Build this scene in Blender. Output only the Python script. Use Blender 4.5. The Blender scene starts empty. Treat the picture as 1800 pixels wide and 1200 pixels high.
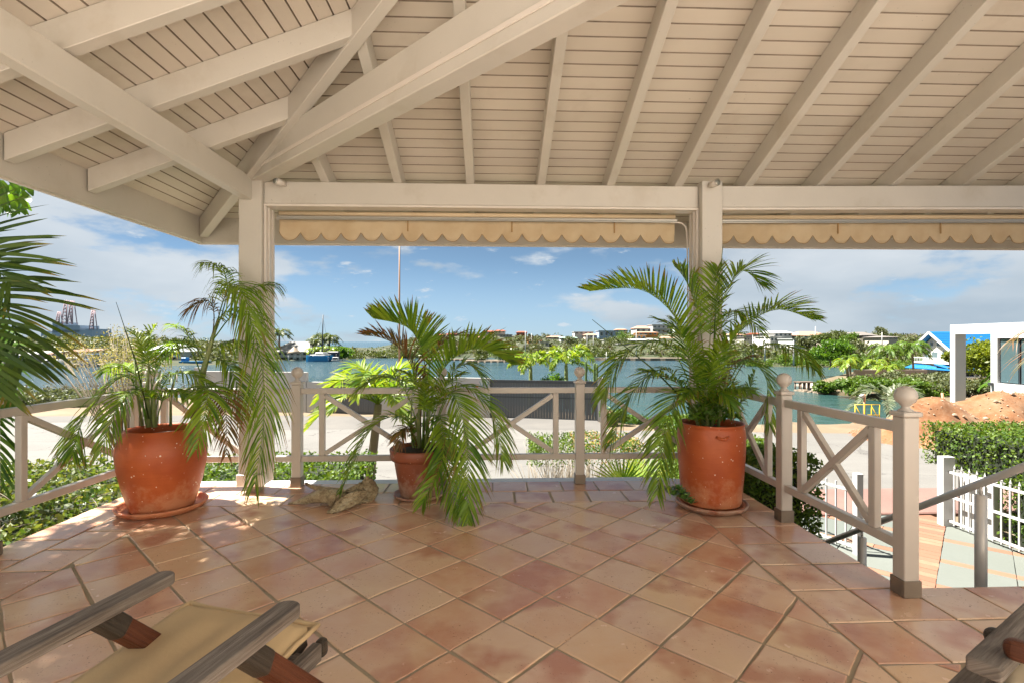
import bpy, math, random
import numpy as np
from mathutils import Vector, Matrix, noise

# ------------------------------------------------------------------ camera, world, sun
scene = bpy.context.scene
C = scene.collection
R = math.radians
CAMH, FPX, YAW = 1.42, 900.0, R(2.2)      # camera height, focal length in px of an 1800 px wide frame, turn to the right
cd = bpy.data.cameras.new('camera'); cam = bpy.data.objects.new('camera', cd); C.objects.link(cam)
cam.location = (0, 0, CAMH); cam.rotation_euler = (R(90), 0, -YAW)
cd.sensor_width = 36; cd.lens = 18; cd.clip_start = 0.05; cd.clip_end = 20000
scene.camera = cam
SUN_EL, SUN_AZ = R(60), R(-76)           # azimuth measured from +Y towards +X: the sun stands high on the left
w = bpy.data.worlds.new('World'); scene.world = w; w.use_nodes = True
nt = w.node_tree; N = nt.nodes; Lk = nt.links; N.clear()
def nn(t, **k):
    n = N.new(t)
    for a, b in k.items(): setattr(n, a, b)
    return n
wo = nn('ShaderNodeOutputWorld'); bg = nn('ShaderNodeBackground'); bg.inputs[1].default_value = 0.055
sky = nn('ShaderNodeTexSky', sky_type='NISHITA', sun_disc=False)
sky.sun_elevation = SUN_EL; sky.sun_rotation = SUN_AZ; sky.altitude = 0; sky.air_density = 0.38; sky.dust_density = 0.0; sky.ozone_density = 2.2
tc = nn('ShaderNodeTexCoord')
def mth(op, a, b=None, clamp=False):
    n = nn('ShaderNodeMath', operation=op); n.use_clamp = clamp
    for i, v in ((0, a), (1, b)):
        if v is None: continue
        if isinstance(v, (int, float)): n.inputs[i].default_value = v
        else: Lk.new(v, n.inputs[i])
    return n.outputs[0]
mp = nn('ShaderNodeMapping'); mp.inputs['Scale'].default_value = (2.2, 2.2, 6.5); mp.inputs['Location'].default_value = (3.1, 0.4, 0.2)
Lk.new(tc.outputs['Generated'], mp.inputs[0])
n1 = nn('ShaderNodeTexNoise'); n1.inputs['Scale'].default_value = 2.3; n1.inputs['Detail'].default_value = 9; n1.inputs['Roughness'].default_value = 0.55
Lk.new(mp.outputs[0], n1.inputs[0])
n2 = nn('ShaderNodeTexNoise'); n2.inputs['Scale'].default_value = 1.1; n2.inputs['Detail'].default_value = 5
Lk.new(mp.outputs[0], n2.inputs[0])
sp = nn('ShaderNodeSeparateXYZ'); Lk.new(tc.outputs['Generated'], sp.inputs[0])
side = mth('MAXIMUM', mth('MULTIPLY', sp.outputs[0], 1.25), mth('MULTIPLY', sp.outputs[0], -.95))
cover = mth('MULTIPLY', mth('SUBTRACT', side, 0.18), 0.5)      # a clear lane ahead, more cloud to either hand
cover = mth('MINIMUM', cover, 0.25)
dens = mth('ADD', n1.outputs[0], cover)
rmp = nn('ShaderNodeMapRange'); rmp.interpolation_type = 'SMOOTHSTEP'
rmp.inputs[1].default_value = 0.52; rmp.inputs[2].default_value = 0.66
Lk.new(dens, rmp.inputs[0])
f = mth('MULTIPLY', rmp.outputs[0], 0.88, True)
cr = nn('ShaderNodeMix', data_type='RGBA')
cr.inputs[6].default_value = (1.85, 2.2, 2.55, 1); cr.inputs[7].default_value = (3.1, 3.3, 3.45, 1)
rm2 = nn('ShaderNodeMapRange'); rm2.inputs[1].default_value = 0.35; rm2.inputs[2].default_value = 0.62; Lk.new(n2.outputs[0], rm2.inputs[0])
Lk.new(rm2.outputs[0], cr.inputs[0])
hsv = nn('ShaderNodeHueSaturation'); hsv.inputs['Saturation'].default_value = 1.0; Lk.new(sky.outputs[0], hsv.inputs['Color'])
tint = nn('ShaderNodeMix', data_type='RGBA', blend_type='MULTIPLY'); tint.inputs[0].default_value = 1; Lk.new(hsv.outputs[0], tint.inputs[6]); tint.inputs[7].default_value = (.76, .76, .62, 1)
mx = nn('ShaderNodeMix', data_type='RGBA'); Lk.new(f, mx.inputs[0]); Lk.new(tint.outputs[2], mx.inputs[6]); Lk.new(cr.outputs[2], mx.inputs[7])
hz_ = nn('ShaderNodeMapRange'); hz_.interpolation_type = 'SMOOTHSTEP'; Lk.new(sp.outputs[2], hz_.inputs[0]); hz_.inputs[1].default_value = -.01; hz_.inputs[2].default_value = .16; hz_.inputs[3].default_value = .80; hz_.inputs[4].default_value = 0
hm = nn('ShaderNodeMix', data_type='RGBA'); Lk.new(hz_.outputs[0], hm.inputs[0]); Lk.new(tint.outputs[2], hm.inputs[6]); hm.inputs[7].default_value = (1.62, 2.2, 2.85, 1)
n3 = nn('ShaderNodeTexNoise'); n3.inputs['Scale'].default_value = 6.5; n3.inputs['Detail'].default_value = 8; n3.inputs['Roughness'].default_value = .6; Lk.new(mp.outputs[0], n3.inputs[0])
r3 = nn('ShaderNodeMapRange'); r3.interpolation_type = 'SMOOTHSTEP'; r3.inputs[1].default_value = .60; r3.inputs[2].default_value = .70; Lk.new(n3.outputs[0], r3.inputs[0])
pf = nn('ShaderNodeMix', data_type='RGBA'); Lk.new(mth('MULTIPLY', r3.outputs[0], .7), pf.inputs[0]); Lk.new(hm.outputs[2], pf.inputs[6]); pf.inputs[7].default_value = (3.0, 3.25, 3.5, 1)
Lk.new(pf.outputs[2], mx.inputs[6])
Lk.new(mx.outputs[2], bg.inputs[0]); Lk.new(bg.outputs[0], wo.inputs[0])

sd = bpy.data.lights.new('sun', 'SUN'); sd.energy = 5.0; sd.angle = R(0.6); sd.color = (1, 0.95, 0.87)
sun = bpy.data.objects.new('sun', sd); C.objects.link(sun)
sdir = Vector((math.sin(SUN_AZ)*math.cos(SUN_EL), math.cos(SUN_AZ)*math.cos(SUN_EL), math.sin(SUN_EL)))
sun.rotation_euler = sdir.to_track_quat('Z', 'Y').to_euler()
vs = scene.view_settings; vs.view_transform = 'Standard'; vs.look = 'None'; vs.gamma = 1; vs.exposure = 2.15
scene.display_settings.display_device = 'sRGB'
scene.render.engine = 'CYCLES'
cy = scene.cycles; cy.max_bounces = 9; cy.diffuse_bounces = 6; cy.glossy_bounces = 3; cy.transmission_bounces = 4; cy.transparent_max_bounces = 6
cy.use_denoising = True; cy.sample_clamp_indirect = 6; cy.caustics_reflective = False; cy.caustics_refractive = False
scene.unit_settings.system = 'METRIC'

# ------------------------------------------------------------------ helpers
ca, sa = math.cos(YAW), math.sin(YAW)
def cw(X, Y, z): return Vector((X*ca + Y*sa, -X*sa + Y*ca, z))          # camera-frame metres -> place
def P(px, py, Y): return cw((px-900)/FPX*Y, Y, CAMH + (600-py)/FPX*Y)     # a measured image point at distance Y
def fl(px, py, z=0.0): return P(px, py, (CAMH-z)*FPX/(py-600))            # a measured image point on the level z
rnd = random.Random(7)

def tag(o, label=None, cat=None, group=None, kind=None):
    if label: o['label'] = label
    if cat: o['category'] = cat
    if group: o['group'] = group
    if kind: o['kind'] = kind
    return o
def empty(name, loc, label=None, cat=None, group=None):
    o = bpy.data.objects.new(name, None); C.objects.link(o); o.location = loc; o.empty_display_size = 0.2
    return tag(o, label, cat, group)
def link(name, me, parent=None, loc=None):
    o = bpy.data.objects.new(name, me); C.objects.link(o)
    if parent:
        o.parent = parent
        pm = Matrix.Identity(4) if parent.parent else Matrix.Translation(parent.location)
        o.matrix_parent_inverse = pm.inverted()
    if loc is not None: o.location = loc
    return o

class MB:
    """collects shapes, builds ONE mesh object"""
    def __init__(s, cam=False): s.v, s.f, s.sm, s.cam = [], [], [], cam
    def add(s, vs, fs, smooth=False):
        o = len(s.v)
        s.v += [cw(*p) if s.cam else Vector(p) for p in vs]
        s.f += [tuple(i+o for i in q) for q in fs]; s.sm += [smooth]*len(fs)
        return s
    def box(s, x0, x1, y0, y1, z0, z1):
        v = [(x, y, z) for z in (z0, z1) for y in (y0, y1) for x in (x0, x1)]
        return s.add(v, [(0,2,3,1), (4,5,7,6), (0,1,5,4), (2,6,7,3), (0,4,6,2), (1,3,7,5)])
    def beam(s, a, b, wd, ht, up=(0,0,1)):
        """bar from a to b, wd across, ht along up"""
        a, b = Vector(a), Vector(b); d = (b-a).normalized(); up = Vector(up)
        sx = d.cross(up).normalized()*wd/2; uz = sx.cross(d).normalized()*ht/2
        v = [p + i*sx + j*uz for p in (a, b) for i, j in ((-1,-1), (1,-1), (1,1), (-1,1))]
        return s.add(v, [(3,2,1,0), (4,5,6,7), (0,1,5,4), (1,2,6,5), (2,3,7,6), (3,0,4,7)])
    def vbeam(s, a, b, wd, ht):
        """bar with plumb-cut ends; a, b are the centres of the bottom edge; ht is vertical"""
        a, b = Vector(a), Vector(b); d = (b-a); d.z = 0; d.normalize()
        sx = Vector((d.y, -d.x, 0))*wd/2; h = Vector((0,0,ht))
        v = [a-sx, a+sx, a+sx+h, a-sx+h, b-sx, b+sx, b+sx+h, b-sx+h]
        return s.add(v, [(3,2,1,0), (4,5,6,7), (0,1,5,4), (1,2,6,5), (2,3,7,6), (3,0,4,7)])
    def prism(s, poly, z0, z1):
        n = len(poly)
        v = [(p[0], p[1], z0) for p in poly] + [(p[0], p[1], z1) for p in poly]
        return s.add(v, [tuple(range(n))[::-1], tuple(range(n, 2*n))] + [(i, (i+1) % n, (i+1) % n+n, i+n) for i in range(n)])
    def tube(s, pts, r, seg=8, cap=True):
        pts = [Vector(p) for p in pts]; n = len(pts)
        rr = r if isinstance(r, (list, tuple)) else [r]*n
        v, fs, ref = [], [], None
        for i, p in enumerate(pts):
            d = (pts[min(i+1, n-1)] - pts[max(i-1, 0)]).normalized()
            if ref is None: ref = d.orthogonal().normalized()
            ref = (ref - d*ref.dot(d)).normalized(); o = d.cross(ref)
            for k in range(seg):
                a = 2*math.pi*k/seg
                v.append(p + (ref*math.cos(a) + o*math.sin(a))*rr[i])
        for i in range(n-1):
            for k in range(seg):
                fs.append((i*seg+k, i*seg+(k+1) % seg, (i+1)*seg+(k+1) % seg, (i+1)*seg+k))
        if cap: fs += [tuple(range(seg))[::-1], tuple(range((n-1)*seg, n*seg))]
        return s.add(v, fs, True)
    def lathe(s, c, prof, seg=32, wob=0.0, smooth=True):
        c = Vector(c); v, fs = [], []; n = len(prof)
        for r, z in prof:
            for k in range(seg):
                a = 2*math.pi*k/seg; q = r*(1 + wob*noise.noise(Vector((math.cos(a)*2, math.sin(a)*2, z*3)) + c))
                v.append(c + Vector((math.cos(a)*q, math.sin(a)*q, z)))
        for i in range(n-1):
            for k in range(seg): fs.append((i*seg+k, i*seg+(k+1) % seg, (i+1)*seg+(k+1) % seg, (i+1)*seg+k))
        if prof[0][0] > 1e-4: fs.append(tuple(range(seg))[::-1])
        if prof[-1][0] > 1e-4: fs.append(tuple(range((n-1)*seg, n*seg)))
        return s.add(v, fs, smooth)
    def build(s, name, mat, parent=None, bevel=0.0, kind=None, seg=1):
        me = bpy.data.meshes.new(name); me.from_pydata([tuple(p) for p in s.v], [], s.f); me.validate()
        if len(me.polygons) == len(s.sm): me.polygons.foreach_set('use_smooth', s.sm)
        me.materials.append(mat); me.update()
        o = link(name, me, parent)
        if bevel:
            m = o.modifiers.new('b', 'BEVEL'); m.width = bevel; m.segments = seg; m.limit_method = 'ANGLE'; m.angle_limit = R(40)
        if kind: o['kind'] = kind
        return o

def nparr(name, V, F, mat, parent=None, uv=None, smooth=False, kind=None):
    """mesh from numpy: V (n,3), F (m,k) all faces k-gons, uv (m*k,2)"""
    me = bpy.data.meshes.new(name); V = np.asarray(V, np.float32); F = np.asarray(F, np.int32); m, k = F.shape
    me.vertices.add(len(V)); me.vertices.foreach_set('co', V.ravel())
    me.loops.add(m*k); me.loops.foreach_set('vertex_index', F.ravel())
    me.polygons.add(m); me.polygons.foreach_set('loop_start', np.arange(m, dtype=np.int32)*k)
    if smooth: me.polygons.foreach_set('use_smooth', np.ones(m, bool))
    if uv is not None:
        l = me.uv_layers.new(name='UVMap'); l.data.foreach_set('uv', np.asarray(uv, np.float32).ravel())
    me.update(); me.validate(); me.materials.append(mat)
    o = link(name, me, parent)
    if kind: o['kind'] = kind
    return o

# ------------------------------------------------------------------ materials
def new_mat(name):
    m = bpy.data.materials.new(name); m.use_nodes = True
    nt = m.node_tree; b = nt.nodes['Principled BSDF']
    return m, nt, b
class G:
    """tiny node-graph helper"""
    def __init__(s, nt): s.nt = nt
    def n(s, t, ins=None, **k):
        x = s.nt.nodes.new(t)
        for a, b in k.items(): setattr(x, a, b)
        for i, v in (ins or {}).items():
            if hasattr(v, 'is_linked') or isinstance(v, bpy.types.NodeSocket): s.nt.links.new(v, x.inputs[i])
            else: x.inputs[i].default_value = v
        return x
    def pos(s, scale=(1,1,1), space='Position'):
        g = s.n('ShaderNodeNewGeometry').outputs[0] if space == 'Position' else s.n('ShaderNodeTexCoord').outputs[space]
        return s.n('ShaderNodeMapping', {0: g, 3: scale}).outputs[0]
    def noise(s, vec, sc, det=4, rough=0.5, out=0): return s.n('ShaderNodeTexNoise', {'Vector': vec, 'Scale': sc, 'Detail': det, 'Roughness': rough}).outputs[out]
    def ramp(s, fac, *stops):
        r = s.n('ShaderNodeValToRGB', {0: fac}); e = r.color_ramp.elements
        while len(e) < len(stops): e.new(0.5)
        for i, (p, c) in enumerate(stops): e[i].position = p; e[i].color = (*c, 1) if len(c) == 3 else c
        return r.outputs[0]
    def mix(s, f, a, b, bt='MIX'):
        x = s.n('ShaderNodeMix', data_type='RGBA', blend_type=bt)
        for i, v in ((0, f), (6, a), (7, b)):
            if isinstance(v, bpy.types.NodeSocket): s.nt.links.new(v, x.inputs[i])
            elif i == 0: x.inputs[0].default_value = v
            else: x.inputs[i].default_value = (*v, 1) if len(v) == 3 else v
        return x.outputs[2]
    def m(s, op, a, b=0.0, clamp=False): 
        x = s.n('ShaderNodeMath', {0: a, 1: b}, operation=op); x.use_clamp = clamp; return x.outputs[0]
    def bump(s, h, st, dist=0.01, nrm=None):
        x = s.n('ShaderNodeBump', {'Height': h, 'Strength': st, 'Distance': dist})
        if nrm is not None: s.nt.links.new(nrm, x.inputs['Normal'])
        return x.outputs[0]
def setl(nt, b, key, v):
    if isinstance(v, bpy.types.NodeSocket): nt.links.new(v, b.inputs[key])
    else: b.inputs[key].default_value = (*v, 1) if isinstance(v, tuple) and len(v) == 3 else v

def paint(name, col, rough=0.45, var=0.12, grain=0.15, dirt=None, sc=6.0, stretch=(1,1,1), each=0.0):
    m, nt, b = new_mat(name); g = G(nt); p = g.pos(stretch)
    c = g.mix(g.noise(p, sc, 5), tuple(x*(1-var) for x in col), tuple(min(1, x*(1+var*.6)) for x in col))
    if dirt:
        c = g.mix(g.ramp(g.noise(p, sc*.6, 8, .65), (.55, (0,0,0)), (.78, (1,1,1))), c, dirt)
    if each:
        c = g.mix(g.m('MULTIPLY', g.n('ShaderNodeObjectInfo').outputs['Random'], each), c, tuple(x*.55 for x in col))
        sp_ = g.ramp(g.noise(p, 60, 2, .4), (.73, (0,0,0)), (.76, (1,1,1))); c = g.mix(g.mix(g.ramp(g.noise(p, 2.0, 3), (.5, (0,0,0)), (.65, (.8,.8,.8))), (0,0,0), sp_), c, tuple(x*.4 for x in col))
    setl(nt, b, 'Base Color', c); b.inputs['Roughness'].default_value = rough
    h = g.noise(g.pos(tuple(q*1.0 for q in stretch)), sc*9, 6, .6)
    setl(nt, b, 'Normal', g.bump(h, grain, 0.004))
    return m
def wood(name, c1, c2, c3, rough=0.75, sc=1.0):
    m, nt, b = new_mat(name); g = G(nt)
    oi = g.n('ShaderNodeObjectInfo'); tcx = g.n('ShaderNodeTexCoord').outputs['UV']
    mpn = g.n('ShaderNodeMapping', {0: tcx, 3: (sc*3.0, sc*70.0, 1)}).outputs[0]
    off = g.n('ShaderNodeVectorMath', {0: mpn, 1: oi.outputs['Location']}, operation='ADD').outputs[0]
    a = g.noise(off, 1.0, 8, .7); bb = g.noise(off, .25, 4, .6)
    c = g.ramp(a, (.36, c1), (.5, c2), (.62, c3)); c = g.mix(g.ramp(bb, (.35, (0,0,0)), (.7, (1,1,1))), c, tuple(x*.6 for x in c2))
    setl(nt, b, 'Base Color', c); b.inputs['Roughness'].default_value = rough; b.inputs['Specular IOR Level'].default_value = .25
    setl(nt, b, 'Normal', g.bump(a, 1.0, 0.006))
    return m
def leafmat(name, dark, mid, light, tip=(.30,.16,.05), tipamt=.5, trans=.35, rough=.42):
    """u = random per leaflet, v = place along it"""
    m, nt, b = new_mat(name); g = G(nt)
    uv = g.n('ShaderNodeUVMap').outputs[0]; s = g.n('ShaderNodeSeparateXYZ', {0: uv})
    c = g.ramp(s.outputs[0], (0.0, dark), (.5, mid), (1.0, light))
    c = g.mix(g.ramp(g.noise(g.pos(), 5, 3), (.4, (0,0,0)), (.7, (.7,.7,.7))), c, light)
    u2 = g.m('FRACT', g.m('MULTIPLY', s.outputs[0], 7.31))
    tf = g.m('MULTIPLY', g.m('SUBTRACT', g.m('ADD', s.outputs[1], g.m('MULTIPLY', u2, tipamt)), 1.0), 4.0, True)
    c = g.mix(tf, c, tip)
    setl(nt, b, 'Base Color', c); b.inputs['Roughness'].default_value = rough; b.inputs['Specular IOR Level'].default_value = .4
    tr = g.n('ShaderNodeBsdfTranslucent'); c2 = g.mix(.5, c, light, 'ADD') if False else g.mix(1.0, c, (1.9, 1.8, .7), 'MULTIPLY')
    nt.links.new(c2, tr.inputs[0])
    ms = g.n('ShaderNodeMixShader', {0: trans}); nt.links.new(b.outputs[0], ms.inputs[1]); nt.links.new(tr.outputs[0], ms.inputs[2])
    nt.links.new(ms.outputs[0], nt.nodes['Material Output'].inputs[0])
    return m

M = {}
M['beam'] = paint('beam_paint', (.555, .52, .465), .38, .09, .25, (.44, .39, .32), 3.0, each=.16)
M['board'] = paint('board_paint', (.60, .54, .465), .5, .10, .15, (.47, .40, .33), 2.5, each=.22)
M['trim'] = paint('trim_paint', (.64, .585, .53), .35, .06, .08)
M['rail'] = paint('rail_paint', (.49, .445, .395), .3, .06, .06, None, 4)
M['white'] = paint('white_render', (.48, .465, .44), .7, .06, .25, (.6, .56, .5), 2.0)
M['white_metal'] = paint('white_metal', (.46, .46, .455), .4, .04, .05)
M['ledge'] = paint('ledge_paint', (.62, .64, .64), .6, .08, .2, (.5, .5, .48), 3)
M['fabric'] = paint('awning_fabric', (.68, .54, .36), .85, .14, .2, (.5, .33, .17), 3.5)
M['alu'] = paint('aluminium', (.42, .40, .36), .35, .1, .05); M['alu'].node_tree.nodes['Principled BSDF'].inputs['Metallic'].default_value = .6
M['steel'] = paint('brushed_steel', (.64, .60, .55), .34, .08, .05, None, 12, (1,1,.2)); M['steel'].node_tree.nodes['Principled BSDF'].inputs['Metallic'].default_value = .2
M['foot'] = paint('foot_plate', (.22, .18, .14), .45, .3, .2, (.10, .08, .06), 9); M['foot'].node_tree.nodes['Principled BSDF'].inputs['Metallic'].default_value = .4
M['glassdark'] = paint('lamp_glass', (.16, .17, .15), .15, .1, 0)
M['soil'] = paint('soil', (.05, .035, .022), .95, .4, .8, (.09, .06, .04), 20)
def bonemat():
    m, nt, b = new_mat('weathered_bone'); g = G(nt); p = g.pos()
    c = g.ramp(g.noise(p, 9, 8, .7), (.3, (.20, .13, .065)), (.5, (.44, .35, .21)), (.68, (.60, .52, .37)))
    c = g.mix(g.ramp(g.noise(p, 45, 5, .7), (.5, (0,0,0)), (.68, (.85,.85,.85))), c, (.14, .09, .045))
    setl(nt, b, 'Base Color', c); b.inputs['Roughness'].default_value = .95; setl(nt, b, 'Normal', g.bump(g.noise(p, 55, 8, .75), 1.0, .02)); return m
M['bone'] = bonemat(); M['bone_old'] = paint('weathered_bone', (.46, .38, .25), .85, .35, 1.0, (.22, .15, .08), 22)
M['gate'] = paint('gate_grey', (.10, .105, .11), .5, .08, .05, None, 8, (1,1,.1))
M['grass_blue'] = None

def terracotta(name, c1, c2, pale, chip):
    m, nt, b = new_mat(name); g = G(nt); p = g.pos(space='Object')
    c = g.ramp(g.noise(p, 4, 6, .6), (.3, c1), (.7, c2))
    streak = g.noise(g.pos((3, 3, 40), 'Object'), 1.2, 5, .6)
    c = g.mix(g.ramp(streak, (.52, (0,0,0)), (.75, (.55,.55,.55))), c, c1)
    sp_ = g.n('ShaderNodeSeparateXYZ', {0: g.n('ShaderNodeTexCoord').outputs['Object']})
    low = g.n('ShaderNodeMapRange', {0: sp_.outputs[2], 1: .42, 2: .0, 3: 0.0, 4: .40}).outputs[0]
    bl = g.m('ADD', g.noise(p, 7, 8, .7), low)
    c = g.mix(g.ramp(bl, (.70, (0,0,0)), (.90, (.75,.75,.75))), c, pale)
    vo = g.n('ShaderNodeTexVoronoi', {'Vector': p, 'Scale': 24.0, 'Randomness': 1.0}); keep = g.noise(p, 7, 2)
    d = g.m('LESS_THAN', g.m('ADD', vo.outputs['Distance'], g.m('MULTIPLY', keep, .42)), .295)
    c = g.mix(d, c, chip)
    setl(nt, b, 'Base Color', c); setl(nt, b, 'Roughness', g.n('ShaderNodeMapRange', {0: g.noise(p, 6), 3: .32, 4: .6}).outputs[0])
    setl(nt, b, 'Normal', g.bump(g.m('ADD', streak, g.m('MULTIPLY', g.noise(p, 60, 4), .5)), .35, .004))
    return m
M['pot'] = terracotta('terracotta_bright', (.38, .068, .016), (.50, .115, .028), (.58, .27, .14), (.75, .62, .5))
M['pot2'] = terracotta('terracotta_old', (.24, .065, .028), (.31, .09, .042), (.50, .36, .27), (.5, .35, .27))

# floor tiles: every tile its own tone
def tilemat():
    m, nt, b = new_mat('clay_tile'); g = G(nt)
    oi = g.n('ShaderNodeObjectInfo'); rn = oi.outputs['Random']
    base = g.ramp(rn, (0, (.52, .235, .135)), (.2, (.62, .36, .235)), (.38, (.66, .42, .27)), (.52, (.58, .39, .28)), (.66, (.68, .455, .27)), (.8, (.46, .195, .115)), (.9, (.66, .46, .34)), (1, (.54, .27, .17)))
    geo = g.n('ShaderNodeNewGeometry').outputs[0]
    off = g.n('ShaderNodeCombineXYZ', {0: g.m('MULTIPLY', rn, 91.0), 1: g.m('MULTIPLY', rn, 37.0), 2: g.m('MULTIPLY', rn, 17.0)}).outputs[0]
    p = g.n('ShaderNodeVectorMath', {0: geo, 1: off}, operation='ADD').outputs[0]
    blot = g.noise(p, 3.6, 4, .5)
    c = g.mix(g.ramp(blot, (.30, (0,0,0)), (.75, (.65,.65,.65))), base, (.70, .51, .335))
    c = g.mix(g.ramp(g.noise(p, 2.6, 3, .5), (.53, (0,0,0)), (.66, (.8,.8,.8))), c, (.45, .20, .125))
    c = g.mix(g.ramp(g.noise(p, 9, 8, .75), (.48, (0,0,0)), (.95, (.4,.4,.4))), c, (.68, .54, .42))
    pits = g.noise(p, 75, 3, .6); pm = g.ramp(pits, (.64, (0,0,0)), (.70, (1,1,1)))
    pm2 = g.mix(g.ramp(g.noise(p, 5, 3), (.42, (0,0,0)), (.6, (1,1,1))), (0,0,0), pm)
    c = g.mix(pm2, c, (.16, .085, .05))
    setl(nt, b, 'Base Color', c)
    setl(nt, b, 'Roughness', g.n('ShaderNodeMapRange', {0: g.noise(p, 12, 6, .6), 1: .3, 2: .75, 3: .12, 4: .30}).outputs[0])
    h = g.m('SUBTRACT', g.m('ADD', g.m('MULTIPLY', g.noise(p, 4, 2), .7), g.m('MULTIPLY', g.noise(p, 40, 5, .65), .22)), g.m('MULTIPLY', pits, .12))
    setl(nt, b, 'Normal', g.bump(h, .30, .011)); b.inputs['Specular IOR Level'].default_value = .55
    return m
M['tile'] = tilemat()
M['grout'] = paint('grout', (.33, .26, .17), .9, .25, .5, (.16, .12, .07), 8)
def dim(c, k=.6): return tuple(x*k for x in c)
def mixmat(name, a, b_, c_, sc, rough=.9, bump=.6, sc2=None, metal=0):
    m, nt, b = new_mat(name); g = G(nt); p = g.pos()
    c = g.ramp(g.noise(p, sc, 7, .6), (.3, a), (.5, b_), (.7, c_))
    c = g.mix(g.ramp(g.noise(p, sc2 or sc*12, 4, .7), (.45, (0,0,0)), (.75, (.6,.6,.6))), c, c_)
    setl(nt, b, 'Base Color', c); b.inputs['Roughness'].default_value = rough
    setl(nt, b, 'Normal', g.bump(g.noise(p, (sc2 or sc*12), 6, .7), bump, .02))
    return m
def roadmat():
    m, nt, b = new_mat('street_surface'); g = G(nt); p = g.pos()
    c = g.ramp(g.noise(p, .35, 7, .6), (.3, (.10, .096, .088)), (.7, (.14, .134, .122)))
    tr = g.noise(g.pos((.06, 1.1, 1)), 1.3, 5, .6); c = g.mix(g.ramp(tr, (.5, (0,0,0)), (.68, (.55,.55,.55))), c, (.095, .09, .083))
    cr = g.n('ShaderNodeTexVoronoi', {'Vector': g.n('ShaderNodeVectorMath', {0: p, 1: g.noise(p, 1.2, 4, .6, 1)}, operation='ADD').outputs[0], 'Scale': .33}, feature='DISTANCE_TO_EDGE').outputs['Distance']
    c = g.mix(g.m('LESS_THAN', cr, .006), c, (.06, .055, .05))
    c = g.mix(g.ramp(g.noise(p, 30, 4, .7), (.45, (0,0,0)), (.75, (.5,.5,.5))), c, (.19, .18, .165))
    setl(nt, b, 'Base Color', c); b.inputs['Roughness'].default_value = .9; setl(nt, b, 'Normal', g.bump(g.noise(p, 40, 5, .7), .4, .01)); return m
M['road'] = roadmat(); M['road_old'] = mixmat('pale_asphalt', (.125, .12, .112), (.148, .142, .13), (.17, .162, .148), .35, .9, .3, 22)
M['road2'] = mixmat('grey_asphalt', (.085, .08, .073), (.10, .094, .086), (.12, .112, .10), .5, .9, .3, 25)
M['sand'] = mixmat('sandy_soil', (.12, .082, .048), (.15, .11, .066), (.18, .14, .09), .6, .95, .5, 9)
M['dirt'] = mixmat('orange_dirt', (.12, .046, .015), (.175, .075, .028), (.23, .15, .09), .7, .95, .9, 7)
M['beach'] = mixmat('beach_sand', (.27, .23, .17), (.32, .27, .2), (.35, .3, .24), .6, .95, .3)
M['earth'] = mixmat('garden_earth', (.08, .06, .035), (.12, .09, .05), (.18, .14, .08), 1.2, .95, .5)
M['hill'] = mixmat('dry_hillside', (.016, .028, .007), (.028, .038, .013), (.065, .055, .032), .05, .95, .5, .4)
M['pinkpave'] = mixmat('pink_paving', (.15, .078, .064), (.17, .09, .074), (.19, .115, .09), 1.0, .85, .3, 30)
M['rock'] = mixmat('rock', (.10, .075, .05), (.16, .125, .09), (.24, .2, .15), 1.5, .95, .9, 8)
def perobj(name, cols, rough=.8, sc=5):
    m, nt, b = new_mat(name); g = G(nt); oi = g.n('ShaderNodeObjectInfo'); p = g.pos()
    st = [(i/(len(cols)-1), c) for i, c in enumerate(cols)]
    c = g.mix(g.ramp(g.noise(p, sc, 7, .65), (.35, (0,0,0)), (.75, (.6,.6,.6))), g.ramp(oi.outputs['Random'], *st), cols[0])
    setl(nt, b, 'Base Color', c); b.inputs['Roughness'].default_value = rough
    setl(nt, b, 'Normal', g.bump(g.noise(p, sc*12, 5, .6), .3, .01)); return m
M['brick'] = perobj('clay_paver', [(.185, .085, .05), (.215, .105, .063), (.24, .145, .09), (.205, .075, .046)])
M['slate'] = perobj('grey_green_slab', [(.105, .115, .10), (.125, .135, .12), (.095, .108, .096)], .75, 2.5)
def water():
    m, nt, b = new_mat('lagoon_water'); g = G(nt)
    p = g.pos((.35, 1.0, 1)); n = g.m('ADD', g.noise(p, 1.4, 6, .6), g.m('MULTIPLY', g.noise(g.pos((.12, .5, 1)), .9, 4, .6), 1.5))
    big = g.noise(g.pos((.02, .05, 1)), 1.0, 3)
    c = g.ramp(big, (.35, (.022, .048, .056)), (.6, (.036, .068, .082)))
    s = g.n('ShaderNodeSeparateXYZ', {0: g.n('ShaderNodeNewGeometry').outputs[0]})
    near = g.n('ShaderNodeMapRange', {0: g.m('SUBTRACT', s.outputs[1], g.m('MULTIPLY', s.outputs[0], .8)), 1: 0.0, 2: 60.0}).outputs[0]
    c = g.mix(near, (.016, .053, .041), c)
    setl(nt, b, 'Base Color', c); b.inputs['Roughness'].default_value = .14; b.inputs['IOR'].default_value = 1.33
    setl(nt, b, 'Normal', g.bump(n, .8, .35)); return m
M['water'] = water()
def plain(name, col, rough=.6, metal=0.0, var=.08, sc=1.5):
    k = 'plain_'+name
    if k not in M: M[k] = paint(name, col, rough, var, .1, None, sc)
    return M[k]
M['teak'] = wood('weathered_teak', (.08, .062, .05), (.20, .165, .135), (.36, .31, .26))
M['teakred'] = wood('oiled_teak', (.055, .016, .008), (.13, .04, .017), (.19, .07, .03), .45)
M['teakdark'] = wood('dark_teak', (.03, .02, .014), (.06, .045, .032), (.10, .08, .06), .5)
M['cushion'] = paint('cushion_fabric', (.50, .355, .19), .9, .07, .3, None, 5)
M['cushion2'] = paint('cushion_fabric_pale', (.56, .44, .29), .9, .06, .3, None, 5)
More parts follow.
